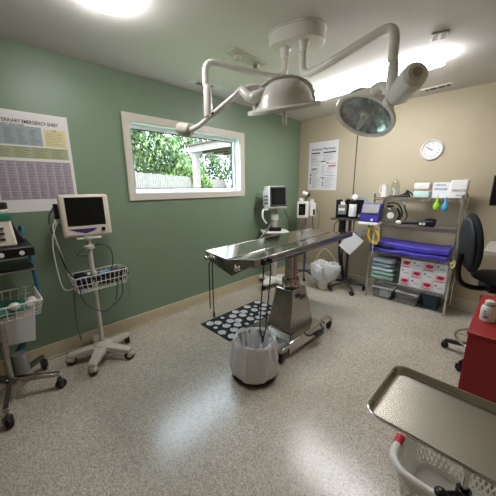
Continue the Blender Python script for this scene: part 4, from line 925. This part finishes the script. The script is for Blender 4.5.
MB().tube(spline([(1.80, -.3, Z3 + .03), (1.9, -.28, Z3 + .035), (2.02, -.26, Z3 + .04)]), .026, 12).build('body', 'black_plastic', t)
MB().ell((1.765, -.305, Z3 + .028), .035, .028, .026).build('tip', 'white_plastic', t)
t = thing('charging_dock', 'chunky black device with two white knobs on the second shelf, right of the clipper', 'medical device', (2.08, -.25, Z3))
MB(place((2.08, -.25, Z3), rotz(.1))).box(-.1, .08, -.07, .07, 0, .075).build('casing', 'black_plastic', t, bevel=.02, segs=3)
MB(place((2.1, -.25, Z3 + .075), rotz(.1))).ell((0, 0, 0), .065, .06, .025).build('dome_top', 'black_fabric', t)
for xx in (2.02, 2.055): MB().cyl((xx, -.318 - (2.02 - xx) * .1, Z3 + .035), (xx, -.345, Z3 + .035), .014, seg=12).build('knob', 'white_plastic', t)
# third shelf: purple mat, folded
t = thing('folded_warming_mat', 'thick folded purple mat draped across the third shelf', 'mat', (1.93, -.25, Z2))
def drape(poly_z, y0, y1, m, name, par, th):
    q = MB(); n = len(poly_z); vs_ = []; 
    for (x, z) in poly_z:
        for y, dz in ((y0, -.012), (y0, -.012 + th), (y1, th), (y1, 0)): vs_.append((x, y + .008 * math.sin(x * 17), z + dz))
    fs = []
    for i in range(n - 1):
        a, b = i * 4, i * 4 + 4
        for k_ in range(4): fs.append((a + k_, b + k_, b + (k_ + 1) % 4, a + (k_ + 1) % 4))
    fs += [(0, 1, 2, 3), (4 * n - 1, 4 * n - 2, 4 * n - 3, 4 * n - 4)]
    q.add(vs_, fs); return q.build(name, m, par, bevel=.01, segs=3)
drape([(1.49 + .045 * i, Z2 + .018 + .004 * math.sin(i * .9)) for i in range(20)], -.43, -.06, 'purple_mat', 'bottom_layer', t, .05)
drape([(1.50 + .045 * i, Z2 + .083 + .007 * math.sin(i * .33 + .6)) for i in range(20)], -.40, -.08, 'purple_mat', 'top_layer', t, .06)
drape([(1.50 + .04 * i, Z2 + .072 + .003 * math.sin(i)) for i in range(8)], -.425, -.2, 'black_fabric', 'black_lining', t, .03)
Mt = Matrix(((1, 0, 0, 2.05), (0, .5, -.86, -.385), (0, .86, .5, Z2 + .115), (0, 0, 0, 1)))
# bottom shelf: towels and glove boxes
def towel(cx, cy, z, lx, ly, h, m, lab, sd):
    rg_ = random.Random(sd); t = MB(); n = 14
    prof = []; 
    vs_ = []; fs = []; seg = 20
    for i in range(n + 1):
        u = -1 + 2 * i / n; e = (1 - abs(u) ** 6) ** (1 / 4) if abs(u) < 1 else .0; e = max(e, .5)
        for k_ in range(seg):
            a = 2 * PI * k_ / seg; cc, ss = math.cos(a), math.sin(a)
            y = ly / 2 * e * math.copysign(abs(cc) ** .5, cc); zz = h / 2 * (1 + e * math.copysign(abs(ss) ** .7, ss)) + .004 * math.sin(u * 5 + sd)
            vs_.append((cx + lx / 2 * u + rg_.uniform(-.002, .002), cy + y + rg_.uniform(-.003, .003), z + zz))
    for i in range(n):
        for k_ in range(seg): k2 = (k_ + 1) % seg; fs.append((i * seg + k_, i * seg + k2, (i + 1) * seg + k2, (i + 1) * seg + k_))
    fs += [tuple(range(seg - 1, -1, -1)), tuple(n * seg + k_ for k_ in range(seg))]
    t.add(vs_, fs); return tag(t.build('folded_towel', m), lab, 'towel', 'folded towels on the bottom shelf')
TW = [('towel_mint', .06, 'mint green folded towel at the very bottom of the towel stack'), ('towel_mint', .055, 'mint green folded towel second from the bottom of the towel stack'), ('towel_white', .05, 'whitish folded towel in the middle of the towel stack'),
      ('towel_blue', .06, 'pale blue folded towel second from the top of the towel stack'), ('towel_white', .065, 'whitish blue folded towel on top of the towel stack under the purple mat')]
z = Z1
for i, (m, h, lab) in enumerate(TW):
    towel(1.645 + rg.uniform(-.012, .012), -.235, z, .30 + rg.uniform(-.02, .01), .28, h, m, lab, i); z += h + .002
tag(MB().box(1.83, 1.862, -.36, -.1, Z1, Z1 + .3).build('binder', 'dark_grey', bevel=.004), 'dark upright folder between the towels and the glove boxes', 'folder')
rown = ['bottom', 'middle', 'top']; coln = ['first', 'second', 'third', 'last']
first_box = None
for r_i in range(3):
    for c_i in range(4):
        x0 = 1.872 + c_i * .124; z0 = Z1 + r_i * .117
        pr = (r_i + c_i) % 2 == 0
        lab = '%s glove box, %s row, %s from the towels' % ('red and pink printed' if pr else 'plain white', rown[r_i], coln[c_i])
        t = thing('glove_box', lab, 'box', (x0 + .06, -.25, z0), 'glove boxes on the bottom shelf')
        MB().box(x0, x0 + .121, -.37, -.13, z0, z0 + .115).build('carton', 'carton', t, bevel=.002)
        if pr:
            MB().box(x0 + .008, x0 + .113, -.3715, -.369, z0 + .012, z0 + .098).build('pink_panel', 'carton_pink', t)
            q = MB(); q.M = Matrix(((1, 0, 0, x0 + .068), (0, 0, -1, -.3715), (0, 1, 0, z0 + .066), (0, 0, 0, 1)))
            q.prism([(.036 * math.cos(a) * (1 + .15 * math.sin(3 * a)), .024 * math.sin(a) * (1 + .15 * math.sin(3 * a))) for a in [2 * PI * i / 18 for i in range(18)]], 0, .002); q.prism([(-.05, -.015), (-.03, -.02), (-.015, .0), (-.03, .012)], 0, .0015)
            q.build('red_print', 'carton_red', t)
            MB().box(x0 + .012, x0 + .1, -.372, -.3705, z0 + .012, z0 + .02).build('dark_strip', 'ink', t)
        else:
            MB().box(x0 + .02, x0 + .035, -.3715, -.369, z0 + .07, z0 + .09).build('icon_mark', 'ink', t)
            MB().box(x0 + .045, x0 + .1, -.3715, -.369, z0 + .05, z0 + .056).build('printed_line', 'mid_grey', t)
def bin_(x0, x1, y0, y1, h, m, name, lab, lid=None):
    t = thing(name, lab, 'storage box', ((x0 + x1) / 2, (y0 + y1) / 2, 0)); k = .012; w_ = .004
    q = MB(); q.frustum([(x0 + k, y0 + k, .0), (x1 - k, y0 + k, .0), (x1 - k, y1 - k, .0), (x0 + k, y1 - k, .0)], [(x0, y0, h), (x1, y0, h), (x1, y1, h), (x0, y1, h)]); q.build('tub', m, t, bevel=.008)
    MB().box(x0 - .006, x1 + .006, y0 - .006, y1 + .006, h, h + .014).build('lid', lid or m, t, bevel=.004)
bin_(1.54, 1.80, -.35, -.08, .15, 'bin_clear', 'storage_box', 'clear plastic storage box on the floor under the left of the shelf', 'paper_white')
bin_(1.84, 2.10, -.34, -.08, .15, 'bin_clear', 'storage_box', 'clear plastic storage box on the floor under the middle of the shelf', 'paper_white')
tag(MB().box(1.62, 1.74, -.28, -.16, .006, .1).build('spray_pack', 'paper', bevel=.01), 'white packet inside the left clear storage box', 'packet')
t = thing('waste_basket', 'dark teal basket on the floor under the right of the shelf', 'basket', (2.22, -.2, 0))
q = MB(); q.frustum([(2.15, -.27, 0), (2.3, -.27, 0), (2.3, -.13, 0), (2.15, -.13, 0)], [(2.13, -.3, .19), (2.32, -.3, .19), (2.32, -.1, .19), (2.13, -.1, .19)]); q.build('basket_body', 'teal_bin', t, bevel=.012, segs=3)
MB().box(2.122, 2.328, -.308, -.092, .185, .2).build('basket_rim', 'teal_bin', t, bevel=.004)
q = MB(); q.tube(spline([(2.395, -.40, .66), (2.42, -.41, .7), (2.43, -.4, .66), (2.4, -.405, .61), (2.385, -.405, .67)]), .008, 7); q.tube(spline([(2.41, -.405, .66), (2.45, -.41, .63), (2.45, -.4, .6)]), .007, 7)
tag(q.build('strap_tie', 'print_yellow'), 'pale yellow tie knotted around the right front shelf post', 'tie')

# ------------------------------------------------------------------ wall screen, counter
t = thing('wall_monitor', 'black flat screen monitor on the wall at the right edge of the photo', 'monitor', (2.85, 0, 1.32))
MB().box(2.60, 3.15, -.16, -.12, 1.31, 1.63).build('display_housing', 'black_plastic', t, bevel=.006)
MB().box(2.612, 3.138, -.1625, -.159, 1.325, 1.618).build('screen', 'screen', t)
MB().box(2.8, 2.9, -.12, 0, 1.42, 1.52).build('wall_bracket', 'dark_grey', t)
t = thing('counter', 'pale grey counter top standing against the back wall behind the chair', 'counter', (3.2, -.35, 0))
MB().box(2.66, 3.74, -.68, -.03, .865, .905).build('worktop', 'counter', t, bevel=.004)
MB().box(2.95, 3.74, -.62, -.04, 0, .865).build('cabinet_body', 'pale_trim', t, bevel=.003)
for x0 in (2.96, 3.35): MB().box(x0, x0 + .37, -.638, -.62, .1, .84).build('door', 'white_plastic', t, bevel=.004)

# ------------------------------------------------------------------ drafting chair
hx, hy = 2.84, -1.18
ch = thing('drafting_chair', 'black drafting chair with round footring between the shelf and red cabinet', 'chair', (hx, hy, 0))
for kk in range(5):
    a = 2.97 + kk * 2 * PI / 5; ex, ey = hx + .31 * math.cos(a), hy + .31 * math.sin(a)
    MB().tube([(hx, hy, .13), (hx + .15 * math.cos(a), hy + .15 * math.sin(a), .11), (ex, ey, .075)], [.03, .024, .018], 10).build('base_leg', 'black_plastic', ch)
    caster(ex, ey, .028, ch, a + .7, wid=.04, top=.0, hm='black_plastic')
MB().cyl((hx, hy, .1), (hx, hy, .40), .03, seg=18).build('gas_column', 'black_plastic', ch)
MB().cyl((hx, hy, .40), (hx, hy, .64), .016, seg=16).build('piston', 'chrome', ch)
q = MB(); q.tube([(hx + .235 * math.cos(2 * PI * i / 36), hy + .235 * math.sin(2 * PI * i / 36), .2) for i in range(36)], .01, 10, closed=True)
for kk in range(3): a = 1.0 + kk * 2.094; q.tube([(hx + .03 * math.cos(a), hy + .03 * math.sin(a), .22), (hx + .235 * math.cos(a), hy + .235 * math.sin(a), .2)], .008, 8)
q.build('footring', 'chrome', ch)
Mch = place((hx, hy, 0), rotz(math.radians(27)))     # faces +x local
q = MB(Mch); q.ell((0.02, 0, .785), .225, .225, .045, 28, 12); q.build('seat', 'black_fabric', ch)
MB(Mch).box(-.12, .1, -.1, .1, .68, .745).build('seat_mechanism', 'black_plastic', ch, bevel=.01)
MB(Mch).tube([(-.02, -.05, .66), (-.04, -.16, .645)], .008, 8).build('height_lever', 'black_plastic', ch)
MB(Mch).cyl((-.12, -.04, .60), (-.12, -.04, .64), .025, seg=12).build('tilt_knob', 'black_plastic', ch)
MB(Mch).tube(spline([(-.08, 0, .69), (-.2, 0, .69), (-.285, 0, .73), (-.315, 0, .83), (-.31, 0, .98)]), .022, 10).build('back_support', 'black_plastic', ch)
Mbk = Mch @ Matrix.Translation((-.265, 0, 1.065)) @ Matrix.Rotation(math.radians(-6), 4, 'Y')
q = MB(Mbk); q.ell((0.01, 0, 0), .04, .185, .25, 28, 16); q.build('backrest', 'black_fabric', ch)
q = MB(Mbk); q.ell((-.02, 0, 0), .028, .15, .215, 24, 14); q.build('back_shell', 'shell_grey', ch)

# ------------------------------------------------------------------ red cabinet and bottle
rc = thing('tool_cabinet', 'red metal cabinet at the right edge of the photo', 'cabinet', (3.0, -1.97, 0))
MB().box(2.758, 3.3, -2.33, -1.6, .06, .75).build('cabinet_body', 'red_paint', rc, bevel=.006)
MB().box(2.768, 3.29, -2.3335, -2.33, .09, .725).build('front_panel', 'red_paint', rc, bevel=.0015)
MB().box(2.752, 3.306, -2.336, -1.594, .735, .752).build('top_lip', 'red_paint', rc, bevel=.004)
for x, y in ((2.81, -2.28), (3.25, -2.28), (2.81, -1.65), (3.25, -1.65)): caster(x, y, .026, rc, .5, wid=.025, top=.0)
bo = thing('pill_bottle', 'squat white bottle with a green ringed cap on the red cabinet', 'bottle', (2.815, -2.09, .752))
q = MB(); q.lathe([(0, 0), (.034, 0), (.036, .005), (.036, .075), (.03, .09), (.02, .097), (0, .097)], 24, (2.815, -2.09, .752)); q.build('bottle_body', 'white_plastic', bo)
MB().lathe([(.024, .092), (.026, .098), (0, .098)], 24, (2.815, -2.09, .752)).build('green_ring', 'green_cloth', bo)
MB().lathe([(0, .098), (.023, .098), (.023, .118), (.018, .123), (0, .124)], 24, (2.815, -2.09, .752)).build('cap', 'white_plastic', bo)
q = MB()
vs_ = []
for i in range(9):
    a = -2.5 + i * .22
    for zz in (.015, .07): vs_.append((2.815 + .0365 * math.cos(a), -2.09 + .0365 * math.sin(a), .752 + zz))
q.add(vs_, [(2 * i, 2 * i + 2, 2 * i + 3, 2 * i + 1) for i in range(8)]); q.build('label_wrap', 'paper', bo)
Mt = place((2.815 + .0372 * math.cos(-1.75), -2.09 + .0372 * math.sin(-1.75), .80), frame_from((math.cos(-1.75), math.sin(-1.75), 0), (math.sin(1.75), math.cos(1.75), 0)))
q = MB()
for (a, zz, wd) in ((-1.95, .058, .25), (-1.9, .045, .35), (-1.5, .045, .12), (-1.8, .03, .7), (-1.8, .022, .6)):
    pts = [(a - wd / 2 + wd * i / 4) for i in range(5)]
    vv = []
    for b in pts: vv += [(2.815 + .037 * math.cos(b), -2.09 + .037 * math.sin(b), .752 + zz), (2.815 + .037 * math.cos(b), -2.09 + .037 * math.sin(b), .752 + zz + .006)]
    q.add(vv, [(2 * i, 2 * i + 2, 2 * i + 3, 2 * i + 1) for i in range(4)])
q.build('printed_text', 'ink', bo)

# ------------------------------------------------------------------ mayo stand
ms = thing('instrument_stand', 'stainless instrument tray on a chrome post in the near right corner', 'instrument stand', (2.85, -3.13, 0))
T0 = Vector((2.603, -3.305, .8)); T1 = Vector((2.606, -2.978, .8)); 
tx0, tx1, ty0, ty1 = 2.588, 3.12, -3.315, -2.972
Mt = place((0, 0, 0))
def rrect(x0, x1, y0, y1, r, n=8):
    out = []
    for (cx_, cy_, a0) in ((x1 - r, y0 + r, -PI / 2), (x1 - r, y1 - r, 0), (x0 + r, y1 - r, PI / 2), (x0 + r, y0 + r, PI)):
        for i in range(n + 1): a = a0 + PI / 2 * i / n; out.append((cx_ + r * math.cos(a), cy_ + r * math.sin(a)))
    return out
loops = [(0, .802, .045), (.003, .8045, .043), (.007, .803, .04), (.010, .797, .036), (.016, .781, .032), (.024, .779, .03)]
vs_ = []; fs = []
for (ins, z, r) in loops:
    vs_ += [(x, y, z) for x, y in rrect(tx0 + ins, tx1 - ins, ty0 + ins, ty1 - ins, r)]
n = 36
for i in range(len(loops) - 1):
    for k_ in range(n): k2 = (k_ + 1) % n; fs.append((i * n + k_, i * n + k2, (i + 1) * n + k2, (i + 1) * n + k_))
fs.append(tuple((len(loops) - 1) * n + k_ for k_ in range(n)))
o = len(vs_)
vs_ += [(x, y, .796) for x, y in rrect(tx0 + .004, tx1 - .004, ty0 + .004, ty1 - .004, .042)] + [(x, y, .777) for x, y in rrect(tx0 + .022, tx1 - .022, ty0 + .022, ty1 - .022, .03)]
for k_ in range(n):
    k2 = (k_ + 1) % n; fs.append((k_, k2, o + k2, o + k_)); fs.append((o + k_, o + k2, o + n + k2, o + n + k_))
fs.append(tuple(o + n + k_ for k_ in range(n)))
MB().add(vs_, fs).build('tray', 'tray_steel', ms)
q = MB(); q.tube(bend([(2.75, -3.14, .765), (3.05, -3.14, .765)], .02), .009, 8); q.tube([(2.8, -3.27, .768), (2.8, -3.03, .768)], .008, 8); q.build('tray_support', 'chrome', ms)
MB().cyl((2.868, -3.10, .45), (2.868, -3.10, .765), .010, seg=14).build('post', 'chrome', ms)
MB().cyl((2.868, -3.10, .03), (2.868, -3.10, .45), .014, seg=14).build('post_sleeve', 'chrome', ms) 
q = MB(); q.lathe([(.014, -.02), (.022, -.02), (.022, .02), (.014, .02)], 16, (2.868, -3.10, .5), closed=True); q.cyl((2.868, -3.10, .5), (2.825, -3.14, .5), .008, seg=8); q.ell((2.815, -3.15, .5), .022, .022, .016, 12, 8); q.build('clamp_knob', 'black_plastic', ms)
q = MB(); q.tube(bend([(2.66, -3.32, .02), (2.66, -3.1, .02), (3.12, -3.1, .02), (3.12, -3.32, .02)], .05), .013, 10); 
q.build('base', 'chrome', ms)

# ------------------------------------------------------------------ laundry basket
lb = thing('laundry_basket', 'white perforated plastic laundry basket under the instrument tray', 'basket', (2.91, -2.79, .034))
BZ = .34
def bl(ins, z, r): return [(x, y, z) for x, y in rrect(2.62 + ins, 3.2 - ins, -3.02 + ins, -2.56 - ins, r)]
n = 36; Lz = [(0.0, BZ, .09), (.012, .30, .085), (.03, .2, .08), (.045, .1, .07), (.055, .04, .06)]
q = MB(); vs_ = []; fs = []
for l in Lz: vs_ += bl(*l)
for i in range(len(Lz) - 1):
    for k_ in range(n): k2 = (k_ + 1) % n; fs.append((i * n + k_, i * n + k2, (i + 1) * n + k2, (i + 1) * n + k_))
def side_lattice(q):
    # perforated wall: diamond bars between the solid bands
    def P(u, z):
        zt = (z - .05) / (BZ - .05); ins = .055 * (1 - zt); per = rrect(2.62 + ins, 3.2 - ins, -3.02 + ins, -2.56 - ins, .08, 6)
        m_ = len(per); s = [0]
        for i in range(m_): a, b = Vector(per[i]), Vector(per[(i + 1) % m_]); s.append(s[-1] + (b - a).length)
        d_ = u * s[-1]
        for i in range(m_):
            if d_ <= s[i + 1] + 1e-9: t_ = (d_ - s[i]) / max(1e-9, s[i + 1] - s[i]); a, b = Vector(per[i]), Vector(per[(i + 1) % m_]); p_ = a.lerp(b, t_); return (p_.x, p_.y, z)
    N = 76; rows = [.07, .10, .13, .16, .19, .22, .25, .28]
    for i in range(N):
        for sgn in (1, -1):
            pts = [P(((i + sgn * j * .5) / N) % 1.0, z) for j, z in enumerate(rows)]
            q.tube(pts, .0042, 4)
side_lattice(q)
for (z0, z1) in ((.045, .075), (.275, .335)):
    i0 = (1 - (z0 - .05) / (BZ - .05)) * .055; i1 = (1 - (z1 - .05) / (BZ - .05)) * .055
    a = [(x, y, z0) for x, y in rrect(2.62 + i0, 3.2 - i0, -3.02 + i0, -2.56 - i0, .08)]; b = [(x, y, z1) for x, y in rrect(2.62 + i1, 3.2 - i1, -3.02 + i1, -2.56 - i1, .08)]
    c = [(x, y, z1) for x, y in rrect(2.62 + i1 + .004, 3.2 - i1 - .004, -3.02 + i1 + .004, -2.56 - i1 - .004, .078)]; d_ = [(x, y, z0) for x, y in rrect(2.62 + i0 + .004, 3.2 - i0 - .004, -3.02 + i0 + .004, -2.56 - i0 - .004, .078)]
    ff = []
    for A_ in range(4):
        for k_ in range(n): k2 = (k_ + 1) % n; ff.append((A_ * n + k_, A_ * n + k2, ((A_ + 1) % 4) * n + k2, ((A_ + 1) % 4) * n + k_))
    q.add(a + b + c + d_, ff)
q.prism(rrect(2.675, 3.145, -2.965, -2.615, .06), .034, .046)
q.build('basket_body', 'white_plastic', lb)
MB().tube([(x, y, BZ) for x, y in rrect(2.615, 3.205, -3.025, -2.555, .09)], .017, 10, closed=True).build('rim', 'white_plastic', lb)
MB().tube([(2.615, -2.895, BZ), (2.615, -2.84, BZ)], .0195, 12).build('red_grip', 'red_grip', lb)
for ob in scene.objects:
    if '_o' in ob: del ob['_o']
